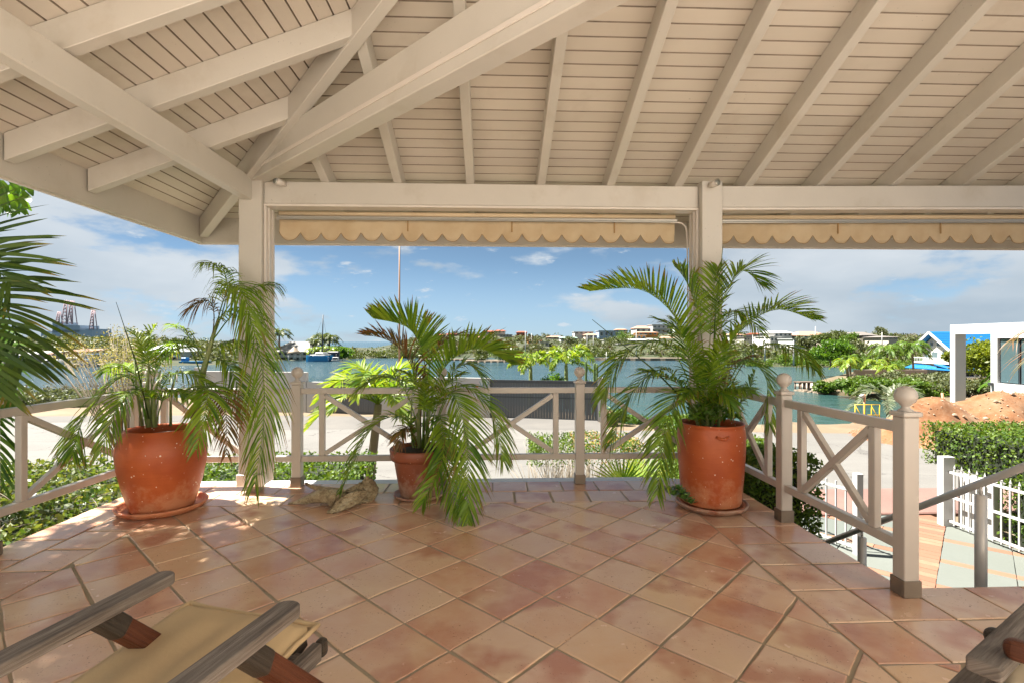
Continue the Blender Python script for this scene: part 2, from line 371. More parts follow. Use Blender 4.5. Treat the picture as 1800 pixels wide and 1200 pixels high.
M['palm'] = leafmat('palm_leaf', (.035, .10, .009), (.10, .215, .014), (.24, .34, .026), (.22, .11, .03), .42, .33)
M['palm_y'] = leafmat('palm_leaf_yellow', (.06, .15, .012), (.12, .21, .018), (.22, .27, .03), (.40, .30, .08), .35, .4)
M['palm_brown'] = leafmat('palm_leaf_rusty', (.05, .075, .012), (.12, .075, .02), (.17, .10, .03), (.20, .085, .03), .9, .3)
M['palm_dark'] = leafmat('palm_leaf_dark', (.022, .05, .007), (.038, .08, .01), (.075, .125, .015), (.24, .17, .03), .40, .3)
M['stalk'] = paint('palm_stalk', (.19, .24, .08), .5, .3, .2, (.17, .13, .06), 9)
M['bark'] = paint('palm_bark', (.20, .165, .12), .9, .3, .6, (.12, .10, .075), 7)
M['twig'] = paint('dry_twig', (.30, .25, .19), .9, .2, .3)
M['hedge'] = leafmat('hedge_leaf', (.02, .055, .005), (.05, .11, .009), (.12, .175, .018), (.3,.25,.06), .12, .3, .55)
M['cover'] = leafmat('ground_cover_leaf', (.025, .06, .01), (.06, .12, .02), (.16, .17, .05), (.35, .25, .08), .3, .3)
M['mangrove'] = leafmat('mangrove_leaf', (.025, .048, .012), (.055, .08, .018), (.10, .12, .03), (.2,.2,.06), .1, .25, .5)
M['mangrove_b'] = leafmat('mangrove_bright_leaf', (.028, .075, .008), (.06, .125, .011), (.115, .175, .018), (.2,.2,.06), .1, .3, .5)
M['dry'] = leafmat('dry_scrub_leaf', (.05, .048, .028), (.08, .072, .042), (.12, .105, .07), (.2,.2,.1), .1, .2, .7)
M['scrub'] = leafmat('scrub_leaf', (.035, .055, .018), (.065, .085, .03), (.12, .125, .05), (.2,.2,.1), .1, .2, .6)
M['olive'] = leafmat('olive_canopy_leaf', (.035, .055, .02), (.07, .09, .035), (.13, .14, .06), (.2,.2,.1), .1, .2, .6)
M['tree_y'] = leafmat('yellow_green_leaf', (.05, .09, .006), (.11, .15, .01), (.19, .21, .02), (.3,.2,.03), .1, .35, .5)
M['tree_g'] = leafmat('fresh_leaf', (.03, .09, .008), (.06, .14, .013), (.11, .20, .02), (.2,.2,.06), .05, .4, .4)
M['sprays'] = leafmat('cream_spray', (.13, .13, .06), (.2, .19, .10), (.28, .25, .15), (.3,.25,.12), .1, .3, .6)
M['agave'] = leafmat('grey_green_leaf', (.05, .075, .035), (.085, .11, .055), (.14, .155, .095), (.3,.25,.15), .1, .2, .5)
M['succ'] = leafmat('succulent_leaf', (.05, .12, .025), (.09, .20, .04), (.15, .28, .07), (.1,.15,.04), .05, .2, .35)
M['cactus'] = paint('cactus_skin', (.10, .17, .06), .6, .2, .2, None, 10, (1,1,.1))

# ------------------------------------------------------------------ foliage generators
def frond(B, T, n=46, L=.34, wd=.017, t0=.18, droop=.5, vee=.25, seed=0, a0=40, a1=62, rad=.006, segs=4, jit=.18, flat=None, thin=1.0):
    """one feather leaf: B = three or four rachis points the curve passes through; returns V, F, UV of leaflets + rachis"""
    r = random.Random(seed); B = [Vector(b) for b in B]
    if len(B) == 3:
        b0, bm, b2 = B; c = 2*bm - .5*(b0+b2)
        cur = lambda t: b0*(1-t)**2 + c*2*t*(1-t) + b2*t*t
        dcur = lambda t: (c-b0)*2*(1-t) + (b2-c)*2*t
    else:
        def cur(t):
            k = min(int(t*(len(B)-1)), len(B)-2); u = t*(len(B)-1)-k
            p0 = B[max(k-1,0)]; p1 = B[k]; p2 = B[k+1]; p3 = B[min(k+2, len(B)-1)]
            return .5*((2*p1) + (p2-p0)*u + (2*p0-5*p1+4*p2-p3)*u*u + (3*p1-p0-3*p2+p3)*u**3)
        dcur = lambda t: (cur(min(t+.01, 1)) - cur(max(t-.01, 0)))
    V, F, U = T
    # rachis
    ns = 14; ref = None
    for i in range(ns+1):
        t = i/ns; p = cur(t); d = dcur(t).normalized()
        if ref is None: ref = d.orthogonal().normalized()
        ref = (ref - d*ref.dot(d)).normalized(); o = d.cross(ref); q = rad*(1.1-.9*t)
        b = len(V)
        V += [tuple(p+ref*q), tuple(p-ref*q*.5+o*q*.87), tuple(p-ref*q*.5-o*q*.87)]
        if i:
            for k in range(3): F.append((b-3+k, b-3+(k+1) % 3, b+(k+1) % 3, b+k)); U += [(.55, .1)]*4
    for i in range(n):
        for sd_ in (-1, 1):
            s = (i + r.random()*.5)/n
            if r.random() > thin: continue
            t = t0 + (1-t0)*s
            p = cur(t); d = dcur(t).normalized()
            up = Vector((0,0,1)) if flat is None else Vector(flat)
            S = d.cross(up)
            if S.length < .15: S = d.cross(Vector((0.3,-1,0.2)))
            S.normalize(); Nn = S.cross(d).normalized()
            al = R(a0 + (a1-a0)*s + r.uniform(-7, 7))
            # a0 measured from the rachis normal towards the tip
            dr = (S*sd_*math.cos(al)*1.0 + d*math.sin(al) + Nn*(vee + r.uniform(-jit, jit))).normalized()
            ll = L*(.45 + .6*math.sin(math.pi*min(1, s*.85+.12)))*(1-.35*s**3)*r.uniform(.85, 1.1)
            dp = droop*r.uniform(.6, 1.4)
            side_v = (d - dr*d.dot(dr)).normalized()
            side_v = (side_v + Nn*r.uniform(-.5,.5)).normalized()
            uu = r.random(); pb = None
            for k in range(segs+1):
                u = k/segs
                q = p + dr*ll*u*(1-.12*dp*u) + Vector((0,0,-1))*dp*ll*u*u*.75
                ww = wd*.5*(math.sin(math.pi*min(1, .12+.80*u**.75))**.8 if u < 1 else .03)
                b = len(V); V += [tuple(q - side_v*ww), tuple(q + side_v*ww)]
                if k: F.append((b-2, b-1, b+1, b)); U += [(uu, (k-1)/segs), (uu, (k-1)/segs), (uu, k/segs), (uu, k/segs)]
    return T
def build_frond(name, B, mat, parent, **k):
    T = ([], [], []); frond(B, T, **k)
    return nparr(name, T[0], T[1], mat, parent, T[2])

def leafquads(pts, size, rg, flat=0.0, asp=.45, nrm=None, up_bias=0.3):
    """rhombic leaves at pts; returns V, F, UV"""
    n = len(pts); d = rg.normal(size=(n, 3)); d[:, 2] *= (1-flat); d /= np.linalg.norm(d, axis=1)[:, None]
    a = rg.normal(size=(n, 3)); a[:, 2] += up_bias; s = np.cross(d, a); s /= np.linalg.norm(s, axis=1)[:, None]+1e-9
    L = size*rg.uniform(.6, 1.3, n)[:, None]
    V = np.stack([pts - d*L*.5, pts + s*L*asp*.5, pts + d*L*.5, pts - s*L*asp*.5], 1).reshape(-1, 3)
    F = np.arange(4*n).reshape(n, 4)
    u = rg.random(n); UV = np.zeros((n, 4, 2)); UV[:, :, 0] = u[:, None]; UV[:, :, 1] = np.array([0, .5, 1, .5])
    return V, F, UV.reshape(-1, 2)
def blob_pts(c, r, n, rg, clumps=9, hollow=.55):
    """points in an uneven crown made of clumps"""
    c = np.array(c, float); r = np.array(r, float)
    cc = rg.normal(size=(clumps, 3)); cc /= np.linalg.norm(cc, axis=1)[:, None]; cc *= rg.uniform(.25, .75, (clumps, 1)); cc[:, 2] *= .9
    cr_ = rg.uniform(.30, .52, clumps); k = rg.integers(0, clumps, n)
    d = rg.normal(size=(n, 3)); d /= np.linalg.norm(d, axis=1)[:, None]; q = rg.uniform(hollow, 1.03, n)
    return c + (cc[k] + d*(q*cr_[k])[:, None])*r
def box_pts(x0, x1, y0, y1, z0, z1, n, rg, inw=.07, top=1.0, bumps=.05):
    a = np.array([(x1-x0)*(y1-y0)*top, (x1-x0)*(z1-z0), (x1-x0)*(z1-z0), (y1-y0)*(z1-z0), (y1-y0)*(z1-z0)]); k = rg.choice(5, n, p=a/a.sum())
    p = rg.random((n, 3))*np.array([x1-x0, y1-y0, z1-z0]) + np.array([x0, y0, z0]); off = rg.exponential(inw, n)
    off = np.minimum(off, .25) - bumps*np.sin(p[:, 0]*5+p[:, 2]*4)*np.sin(p[:, 1]*4.3+p[:, 2]*3)
    for j, (ax, v, sg) in enumerate(((2, z1, -1), (1, y0, 1), (1, y1, -1), (0, x0, 1), (0, x1, -1))):
        m_ = k == j; p[m_, ax] = v + sg*off[m_]
    return p
def foliage(name, ptslist, size, mat, parent=None, seed=1, kind=None, **k):
    rg = np.random.default_rng(seed); V, F, U = leafquads(np.concatenate(ptslist), size, rg, **k)
    return nparr(name, V, F, mat, parent, U, kind=kind)
def campts(p):  # camera-frame array -> place
    q = np.array(p, float); x = q[:, 0]*ca + q[:, 1]*sa; y = -q[:, 0]*sa + q[:, 1]*ca
    return np.stack([x, y, q[:, 2]], 1)

# ================================================================== THE SETTING
def gz(x, y):
    """street-side ground level"""
    if y < 9.4: return -1.5
    if y < 15: return -1.5 - .6*(y-9.4)/5.6
    return -2.1
def shore(x):
    t = [(-90, 38), (-30, 34), (-6, 33), (3, 28), (6, 22.6), (11, 22.2), (24.7, 22.5), (25.2, 28.0), (60, 28.5)]
    for (a, b), (c, d) in zip(t, t[1:]):
        if x <= c: return b + (d-b)*max(0, min(1, (x-a)/(c-a)))
    return 44
def grid(name, xs, ys, zf, mat, kind='structure', cam=False, parent=None, smooth=True):
    V = [(cw(x, y, zf(x, y)) if cam else (x, y, zf(x, y))) for y in ys for x in xs]; nx = len(xs)
    F = [(j*nx+i, j*nx+i+1, (j+1)*nx+i+1, (j+1)*nx+i) for j in range(len(ys)-1) for i in range(nx-1)]
    return nparr(name, [tuple(v) for v in V], F, mat, parent, smooth=smooth, kind=kind)
def gzs(x, y):
    d = y - shore(x) + 1.2*noise.noise(Vector((x*.5, y*.5, 0))); b = gz(x, y) + .05*noise.noise(Vector((x, y, 3)))
    return b if d < -.6 else b - min(3.2, (d+.6)*1.1)
xs = list(np.linspace(-110, -12, 50)) + list(np.linspace(-11, 30, 110)) + list(np.linspace(31, 80, 25))
ys = [-14, -5, 0, 5, 8, 9.4] + list(np.linspace(10, 46, 90))
grid('ground', xs, ys, gzs, M['sand'])
grid('garden_soil', np.linspace(-30, 2.4, 20), np.linspace(2, 9.2, 10), lambda x, y: -1.49, M['earth'])
grid('water', list(np.linspace(-300, 300, 30)), [18, 60, 120, 300, 900], lambda x, y: -3.4, M['water'])
for o in [bpy.data.objects['water']]: pass
# sea out to the horizon
MB().add([(-9000, 900, -3.4), (9000, 900, -3.4), (9000, 12000, -3.4), (-9000, 12000, -3.4)], [(0,1,2,3)]).add([(-9000, 250, -3.404), (-300, 250, -3.404), (-300, 900, -3.404), (-9000, 900, -3.404)], [(0,1,2,3)]).add([(300, 250, -3.404), (9000, 250, -3.404), (9000, 900, -3.404), (300, 900, -3.404)], [(0,1,2,3)]).build('sea', M['water'], kind='structure')
def road_far(x): return 24.2 - .115*(x+10) if x > -12 else 24.4
def strip(name, xs, y0f, y1f, dz, mat, ny=14):
    V, F = [], []; nx = len(xs)
    for j in range(ny):
        for x in xs:
            y = y0f(x) + (y1f(x)-y0f(x))*j/(ny-1); V.append((x, y, gz(x, y)+dz))
    F = [(j*nx+i, j*nx+i+1, (j+1)*nx+i+1, (j+1)*nx+i) for j in range(ny-1) for i in range(nx-1)]
    return nparr(name, V, F, mat, None, smooth=True, kind='structure')
rx = list(np.linspace(-60, 45, 80))
strip('road', rx, lambda x: 9.7, lambda x: min(20.6, road_far(x)-2.6) if x > -12 else 22.8, .05, M['road'], 24)
strip('driveway_apron', list(np.linspace(-24, 4.6, 40)), lambda x: min(20.6, road_far(x)-2.6) if x > -12 else 22.8, lambda x: road_far(x)+.3, .054, M['road2'], 6)
# pavement kerb band of pink paving by the patio
kb = MB(); kb.box(2.6, 16, 8.25, 9.65, -1.6, -1.42); kb.build('pavement', M['pinkpave'], kind='structure', bevel=.02)

# far land (heights read off the skyline)
SKY = [(-900,592),(-200,592),(0,591),(60,591),(130,587),(200,591),(300,593),(400,598),(470,604),(560,606.5),(660,606),(730,592),(790,584.5),(880,584.5),(930,587),(1000,591),(1040,587),(1090,583),(1140,578),(1200,579),(1300,585),(1400,585),(1500,586),(1560,587),(1640,589),(1800,589),(2700,589)]
SHR = [(-900,110),(0,98),(400,106),(470,128),(560,138),(660,150),(740,150),(830,155),(950,165),(1050,168),(1180,150),(1330,99),(1470,97),(1600,80),(1800,78),(2700,78)]
def lut(t, q):
    for (a, b), (c, d) in zip(t, t[1:]):
        if q <= c: return b + (d-b)*max(0, (q-a)/(c-a))
    return t[-1][1]
DS = 260.0
def hill_z(px, Y):
    s0 = lut(SHR, px); zt = CAMH + (600-lut(SKY, px))*DS/FPX - 1.2
    s = max(0., (Y-s0)/(DS-s0))
    if Y < s0: return -3.4 - min(1.5, (s0-Y)*.3)
    z = -2.9 + (zt+2.9)*min(1, s)**.85
    if Y > DS: z -= (Y-DS)*.03
    X = (px-900)/FPX*Y
    return z + .9*noise.noise(Vector((X*.03, Y*.03, 1)))*min(1, s*3)
def hill():
    pxs = np.linspace(-880, 2680, 200); Ys = [70,80,90,96,98,100,104,110,118,126,134,140,148,156,164,175,190,205,220,235,250,262,290,350]
    V, F = [], []; nx = len(pxs)
    for Y in Ys:
        for q in pxs: V.append(tuple(cw((q-900)/FPX*Y, Y, hill_z(q, Y))))
    F = [(j*nx+i, j*nx+i+1, (j+1)*nx+i+1, (j+1)*nx+i) for j in range(len(Ys)-1) for i in range(nx-1)]
    nparr('far_hills', V, F, M['hill'], None, smooth=True, kind='structure')
hill()
# scrub on the hills and the mangrove fringe
HOUSES = [(1053,1097,581,593,232), (1086,1101,577,584,250), (1117,1146,572.5,585,244), (1147,1178,570.5,586,240), (1122,1156,582.5,590,218), (1111,1136,588,598,208), (1108,1157,595,607,198), (1087,1131,603.5,615,188), (1186,1212,573,584,236), (1010,1042,583,588,246), (1029,1050,586,594,238), (986,1014,592,599,220), (928,952,597.5,604,205), (950,965,600,609,200), (962,990,590.5,596,240), (852,868,580.5,587,256), (869,888,579.5,586,254), (908,926,582,588,256), (878,900,588,593,244), (1361,1392,581,592.5,150), (1354,1374,591,601,146), (1407,1458,582,601,148), (1393,1422,595,605,138), (1490,1517,583.5,594,146), (1517,1539,583,600,143), (1462,1480,597,606,136), (742,752,589,595,235), (765,778,587,593,240), (786,800,586,592,244), (818,836,588,595,232), (838,848,591,597,226), (1062,1076,597,604,205), (1166,1184,591,599,212), (1188,1206,598,606,200), (1290,1306,586,593,170), (1308,1324,592,599,160), (1334,1350,585,592,165), (1562,1578,590,597,130), (7,46,619,645,99), (46,80,617,634,108), (118,137,624,640,104), (136,147,622,640,101), (120,160,613,624,118), (250,312,604,641,112), (486,541,600,634,134)]   # image extent and distance of every far house, so that no scrub grows over its front
def hides(q, Y, top, half):
    yt = 600 - (top-CAMH)*FPX/Y; hw_ = half*FPX/Y
    return any(q+hw_ > a-1 and q-hw_ < b+1 and Y < D+6 and yt < yb-1.5 for a, b, t_, yb, D in HOUSES)
rg = np.random.default_rng(11)
def scatter(name, n, mat, pxr, sr, size, leaf, m_, seed, hmin=.8):
    rg = np.random.default_rng(seed); pts = []
    for _ in range(n):
        q = rg.uniform(*pxr); s0 = lut(SHR, q); Y = s0 + (DS-s0)*rg.uniform(*sr)
        if lut(SKY, q) > 600 and Y > 190: continue
        r = size*rg.uniform(.6, 1.5); z = hill_z(q, Y)
        if hides(q, Y, z+r*.9, r*1.2): continue
        p = blob_pts((0,0,0), (r*1.5, r*1.2, r), leaf, rg, 5); p[:, 2] = np.abs(p[:, 2]); p += np.array([(q-900)/FPX*Y, Y, z]); pts.append(campts(p))
    foliage(name, pts, m_, mat, None, seed, 'stuff')
scatter('hillside_scrub', 900, M['scrub'], (-120, 1950), (.03, 1.0), 2.2, 60, 1.1, 3)
scatter('low_hillside_scrub', 1500, M['scrub'], (-120, 1950), (.0, 1.0), .85, 34, .7, 13)
scatter('low_green_scrub', 900, M['mangrove'], (700, 1950), (.0, 1.0), .9, 34, .7, 14)
scatter('dry_hillside_scrub', 260, M['dry'], (700, 1950), (.02, .95), 1.9, 50, 1.0, 4)
scatter('green_hillside_scrub', 420, M['mangrove'], (-100, 1950), (.0, .8), 2.3, 60, 1.0, 5)
def belt(name, q0, q1, n, rad, leaf, lf, mat, seed, back=5, yoff=0):
    rg = np.random.default_rng(seed); pts = []
    for i in range(n):
        q = rg.uniform(q0, q1); Y = lut(SHR, q) + rg.uniform(-.5, back) + yoff; r = rad*rg.uniform(.7, 1.25)
        if hides(q, Y, -3.3+r*1.0, r*1.0): continue
        p = blob_pts((0,0,0), (r*1.5, r*1.1, r), leaf, rg, 6, .3); p[:, 2] = np.abs(p[:, 2])*1.15 - .1; p += np.array([(q-900)/FPX*Y, Y, -3.3]); pts.append(campts(p))
    return foliage(name, pts, lf, mat, None, seed, 'stuff')
belt('mangrove_belt', 1300, 1640, 90, 2.0, 420, .38, M['mangrove_b'], 21, 6)
belt('mangrove_belt', 1290, 1640, 80, 2.3, 260, .45, M['dry'], 22, 14, 6)
belt('shore_trees', 960, 1100, 46, 3.4, 300, .6, M['mangrove'], 23, 18, -8)
belt('shore_trees', -40, 480, 70, 2.6, 160, .6, M['scrub'], 24, 20, 10)
belt('shore_trees', 700, 1320, 150, 2.3, 170, .55, M['mangrove'], 27, 14)
belt('shore_trees', 560, 760, 46, 1.6, 160, .55, M['mangrove'], 25, 12)

# islet with mangroves in front of the far hills, and the low stone causeway
def isle(name, q0, q1, Y, wdt, mat, top=-3.05):
    n = 30; a = []
    for i in range(n+1):
        t = i/n; q = q0 + (q1-q0)*t; a.append(((q-900)/FPX*Y, Y - wdt*.5*math.sin(math.pi*t)**.5 + .3*math.sin(i*2.1)))
    b = [(x, 2*Y - y + .4*math.sin(i*1.7)) for i, (x, y) in enumerate(a)][::-1]
    MB(True).prism(a+b, -4.2, top).build(name, mat, kind='structure')
isle('islet', 815, 925, 124, 9, M['rock']); isle('causeway', 1045, 1300, 133, 5, M['rock'], -2.75); isle('causeway', 735, 835, 133, 5, M['rock'], -3.0)
for q0, q1, m_, sdx in ((832, 868, 'mangrove', 31), (862, 905, 'mangrove_b', 32), (893, 922, 'mangrove', 33)):
    rgx = np.random.default_rng(sdx); Y = 124; X0, X1 = (q0-900)/FPX*Y, (q1-900)/FPX*Y
    p = blob_pts(((X0+X1)/2, Y, -1.8), ((X1-X0)*.62, 2.5, 2.2), 2600, rgx, 12, .3)
    foliage('mangrove_bush', [campts(p)], .42, M[m_], None, sdx)
    tag(bpy.context.scene.objects[-1] if False else bpy.data.objects[[o.name for o in C.objects if o.name.startswith('mangrove_bush')][-1]],
        {31: 'dull olive mangrove bush at the left end of the small islet', 32: 'bright green rounded mangrove bush in the middle of the islet', 33: 'low olive mangrove bush at the right tip of the islet'}[sdx], 'bush', 'mangrove bushes on the islet')

# peninsula on the right with its beach
def wl(px, py, z=-3.4): Y = (CAMH-z)*FPX/(py-600); return ((px-900)/FPX*Y, Y)
pen = [wl(*q) for q in ((1436,690),(1470,694),(1530,699),(1600,708),(1680,716),(1900,735),(2200,740),(2300,662),(1800,652),(1560,653),(1500,656),(1470,664),(1440,672))]
MB(True).prism(pen, -4.5, -3.12).build('peninsula', M['earth'], kind='structure')
MB(True).prism([wl(*q) for q in ((1398,676.5),(1430,672),(1462,671),(1475,680),(1462,690),(1440,691),(1425,684))], -4.2, -3.30).build('beach', M['beach'], kind='structure')
for i in range(26):
    t = i/25; x, y = wl(1398+60*t, 686+6*t+rnd.uniform(-.6, .6)); r = rnd.uniform(.16, .38)
    if i == 0: rocks = MB(True)
    rocks.lathe((x, y, -3.42), [(0, -r*.4), (r, 0), (r*.7, r*.55), (0, r*.75)], 7, .5, False)
rocks.build('shore_rocks', M['rock'], kind='stuff')

# ================================================================== FLOOR OF THE VERANDA
XL, XR, YF = -3.40, 2.375, 5.20
YS = 2.87                                          # the floor ends here to the right of the corner post (steps)
fs = MB(); fs.prism([(XL-4, -5), (8.2, -5), (8.2, -.5), (6.2, -.5), (6.2, YS), (XR, YS), (XR, YF), (XL, YF), (XL, -.5), (XL-4, -.5)], -.14, -.0055)
floor_o = fs.build('floor', M['grout'], kind='structure')
sub = MB(); sub.prism([(XL+.03, -1.6), (6.17, -1.6), (6.17, YS-.04), (XR-.03, YS-.04), (XR-.03, YF-.04), (XL+.03, YF-.04)], -1.6, -.14)
sub.build('terrace_wall', M['white'], kind='structure')
def clip(poly, a, b, c):
    """keep a*x+b*y<=c"""
    out = []
    for i, p in enumerate(poly):
        q = poly[(i+1) % len(poly)]; dp = a*p[0]+b*p[1]-c; dq = a*q[0]+b*q[1]-c
        if dp <= 0: out.append(p)
        if dp*dq < 0:
            t = dp/(dp-dq); out.append((p[0]+(q[0]-p[0])*t, p[1]+(q[1]-p[1])*t))
    return out
def area(p): return abs(sum(p[i][0]*p[(i+1) % len(p)][1] - p[(i+1) % len(p)][0]*p[i][1] for i in range(len(p))))/2
def inset(poly, d):
    n = len(poly); cx = sum(p[0] for p in poly)/n; cy_ = sum(p[1] for p in poly)/n
    sgn = 1 if sum(poly[i][0]*poly[(i+1) % n][1] - poly[(i+1) % n][0]*poly[i][1] for i in range(n)) > 0 else -1
    out = []
    for i in range(n):
        p0, p1, p2 = Vector(poly[i-1]), Vector(poly[i]), Vector(poly[(i+1) % n])
        e1 = (p1-p0); e2 = (p2-p1)
        if e1.length < 1e-5 or e2.length < 1e-5: out.append(tuple(p1)); continue
        e1.normalize(); e2.normalize(); n1_ = Vector((-e1.y, e1.x))*sgn; n2_ = Vector((-e2.y, e2.x))*sgn
        k = max(.25, 1+n1_.dot(n2_)); out.append(tuple(p1 + (n1_+n2_)*d/k))
    return out
tile_count = [0]; far_tiles = MB()
def add_tile(poly, parent=None, mat=None, gap=.0062, single=True, name='tile', z=0.0, th=.02, rr=.004, zj=.0008):
    # drop coincident points, shrink for the joint, jitter the corners, roll the edge
    q = []
    for p in poly:
        if not q or (Vector(p)-Vector(q[-1])).length > .012: q.append(p)
    if len(q) > 2 and (Vector(q[0])-Vector(q[-1])).length < .012: q.pop()
    if len(q) < 3 or area(q) < .0022: return
    q = inset(q, gap + rnd.uniform(-.0012, .0025))
    q = [(p[0]+rnd.gauss(0, .0022), p[1]+rnd.gauss(0, .0022)) for p in q]
    # split the long edges so they can wander
    e = []
    for i, p in enumerate(q):
        r_ = q[(i+1) % len(q)]; d = Vector(r_)-Vector(p); e.append(p)
        if d.length > .15:
            nn_ = Vector((-d.y, d.x)).normalized()
            for t in (.33, .67): e.append(tuple(Vector(p)+d*t+nn_*rnd.gauss(0, .0016)))
    q = e; n = len(q); h = z + rnd.gauss(0, zj); tx, ty = rnd.gauss(0, .0016), rnd.gauss(0, .0016)
    cx = sum(p[0] for p in q)/n; cy_ = sum(p[1] for p in q)/n
    zz = lambda p, o: h + o + (p[0]-cx)*tx + (p[1]-cy_)*ty
    i1 = inset(q, rr*.45); i2 = inset(q, rr*1.6)
    v = [(p[0], p[1], z-th) for p in q] + [(p[0], p[1], zz(p, -rr)) for p in q] + [(p[0], p[1], zz(p, -rr*.3)) for p in i1] + [(p[0], p[1], zz(p, 0)) for p in i2]
    f_ = []
    for L_ in range(3): f_ += [(L_*n+i, L_*n+(i+1) % n, (L_+1)*n+(i+1) % n, (L_+1)*n+i) for i in range(n)]
    ccw = sum(q[i][0]*q[(i+1) % n][1] - q[(i+1) % n][0]*q[i][1] for i in range(n)) > 0
    f_.append(tuple(range(3*n, 4*n)))
    if not ccw: f_ = [t[::-1] for t in f_]
    if single:
        m_ = MB(); m_.add(v, f_, False); o = m_.build(name, mat or M['tile'], parent)
        tile_count[0] += 1
        return o
    far_tiles.add(v, f_)
PT = .347; O0 = Vector((.05, 3.10)); ang = R(45.0)
e1 = Vector((math.cos(ang), math.sin(ang)))*PT; e2 = Vector((-math.sin(ang), math.cos(ang)))*PT
for i in range(-22, 22):
    for j in range(-22, 22):
        p = O0 + e1*i + e2*j; sq = [tuple(p), tuple(p+e1), tuple(p+e1+e2), tuple(p+e2)]
        for reg in (((-1,0,2.70), (1,0,1.70), (0,1,4.52), (0,-1,1.5)), ((-1,0,-1.70), (1,0,6.2), (0,1,2.19), (0,-1,1.5))):
            q = sq
            for a_, b_, c_ in reg:
                q = clip(q, a_, b_, c_)
                if len(q) < 3: break
            if len(q) < 3 or area(q) < .004: continue
            cy_ = sum(t[1] for t in q)/len(q); cx_ = sum(t[0] for t in q)/len(q)
            add_tile(q, floor_o, single=(cy_ > 1.45 and abs(cx_) < cy_*1.25+.4))
def rowtiles(x0, x1, y0, y1, along, start, step, single=lambda x, y: True):
    """a border row of square tiles"""
    t = start
    end = x1 if along == 'x' else y1; lo = x0 if along == 'x' else y0
    while t < end - .02:
        a_ = max(t, lo); b_ = min(t+step, end)
        if b_ - a_ > .03:
            q = [(a_, y0), (b_, y0), (b_, y1), (a_, y1)] if along == 'x' else [(x0, a_), (x1, a_), (x1, b_), (x0, b_)]
            add_tile(q, floor_o, single=single((q[0][0]+q[1][0])/2, (q[0][1]+q[2][1])/2))
        t += step
vis = lambda x, y: y > 1.4
rowtiles(XL, XR, 4.86, YF, 'x', XL, .34, vis); rowtiles(XL+.34, XR-.335, 4.52, 4.86, 'x', XL+.20, .34, vis)
rowtiles(XL, XL+.345, -1.5, 4.86, 'y', -1.5+.2, .34, vis); rowtiles(XL+.345, -2.70, -1.5, 4.52, 'y', -1.5+.02, .34, vis)
rowtiles(2.04, XR, 2.53, 4.86, 'y', 2.53, .335, vis); rowtiles(1.70, 2.04, 2.19, 4.52, 'y', 2.19, .335, vis)
rowtiles(XR, 6.2, 2.53, YS, 'x', XR, .345, vis); rowtiles(2.04, 6.2, 2.19, 2.53, 'x', 2.04, .345, vis)
far_tiles.build('tile', M['tile'], floor_o, kind='stuff')
# white ledge beyond the tiles
MB().prism([(-3.30, 5.205), (2.3, 5.205), (2.3, 5.24), (1.72, 5.45), (-3.30, 5.45)], -1.6, -.03).build('terrace_ledge', M['ledge'], kind='structure', bevel=.01)
# unseen house walls and pale terrace added behind the viewer to bounce sunlight in
hw = empty('house', (0, -7, 0), 'unseen cream house walls with a side wing, added to bounce sunlight into the veranda', 'house')
M['render'] = paint('cream_render', (.78, .74, .68), .8)
MB().box(-8, 4.6, -6.3, -6.0, -.1, 5.5).build('bounce_rear_wall', M['render'], hw); MB().box(4.6, 4.9, -6.0, .9, -.1, 5.5).build('bounce_wing_wall', M['render'], hw)
MB().prism([(-7.4, -5.99), (4.59, -5.99), (4.59, .2), (-7.4, .2)], -.006, .012).build('bounce_terrace', paint('pale_paving', (.56, .51, .46), .8), kind='structure')

# ================================================================== ROOF
PIT = .385; ZE = 2.775; YE = 5.78; XE = -3.20; YR = 1.0; XEND = 8.0
zf_ = lambda y: ZE + PIT*(YE-y)
zl_ = lambda x: ZE + PIT*(x-XE)
ver = empty('veranda', (-2.25, 4.95, 0), 'cream timber veranda roof with exposed rafters on square columns over a clay tiled floor', 'veranda')
BW = .107; gap = .0032
def board(q, zf, n_up):
    """q: four plan corners; boards lie on the slope, underside visible; edges chamfered"""
    i = inset(q, gap); j = inset(q, gap+.0025); th = .022
    v = [(p[0], p[1], zf(p)+.005) for p in i] + [(p[0], p[1], zf(p)) for p in j] + [(p[0], p[1], zf(p)+th) for p in i]
    n = len(q)
    ff = [tuple(range(n, 2*n))[::-1], tuple(range(2*n, 3*n))] + [(k, (k+1) % n, (k+1) % n+2*n, k+2*n) for k in range(n)] + [(k+n, (k+1) % n+n, (k+1) % n, k) for k in range(n)]
    m_ = MB(); m_.add(v, ff); o = m_.build('ceiling_board', M['board'], ver); o.data.materials.append(M['mildew_shade'])
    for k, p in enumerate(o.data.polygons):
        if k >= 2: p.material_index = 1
M['mildew_shade'] = paint('shaded_mildewed_joint', (.27, .215, .165), .8, .3, .2, (.10, .08, .06), 6)  # groove shade painted dark into the board edges, together with mildew stain
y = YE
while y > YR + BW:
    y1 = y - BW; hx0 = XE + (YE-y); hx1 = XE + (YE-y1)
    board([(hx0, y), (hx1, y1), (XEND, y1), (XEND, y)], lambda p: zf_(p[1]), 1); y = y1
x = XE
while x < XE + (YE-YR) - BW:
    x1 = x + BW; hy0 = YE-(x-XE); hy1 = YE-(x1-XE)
    board([(x, hy0), (x, YR), (x1, YR), (x1, hy1)], lambda p: zl_(p[0]), 1); x = x1
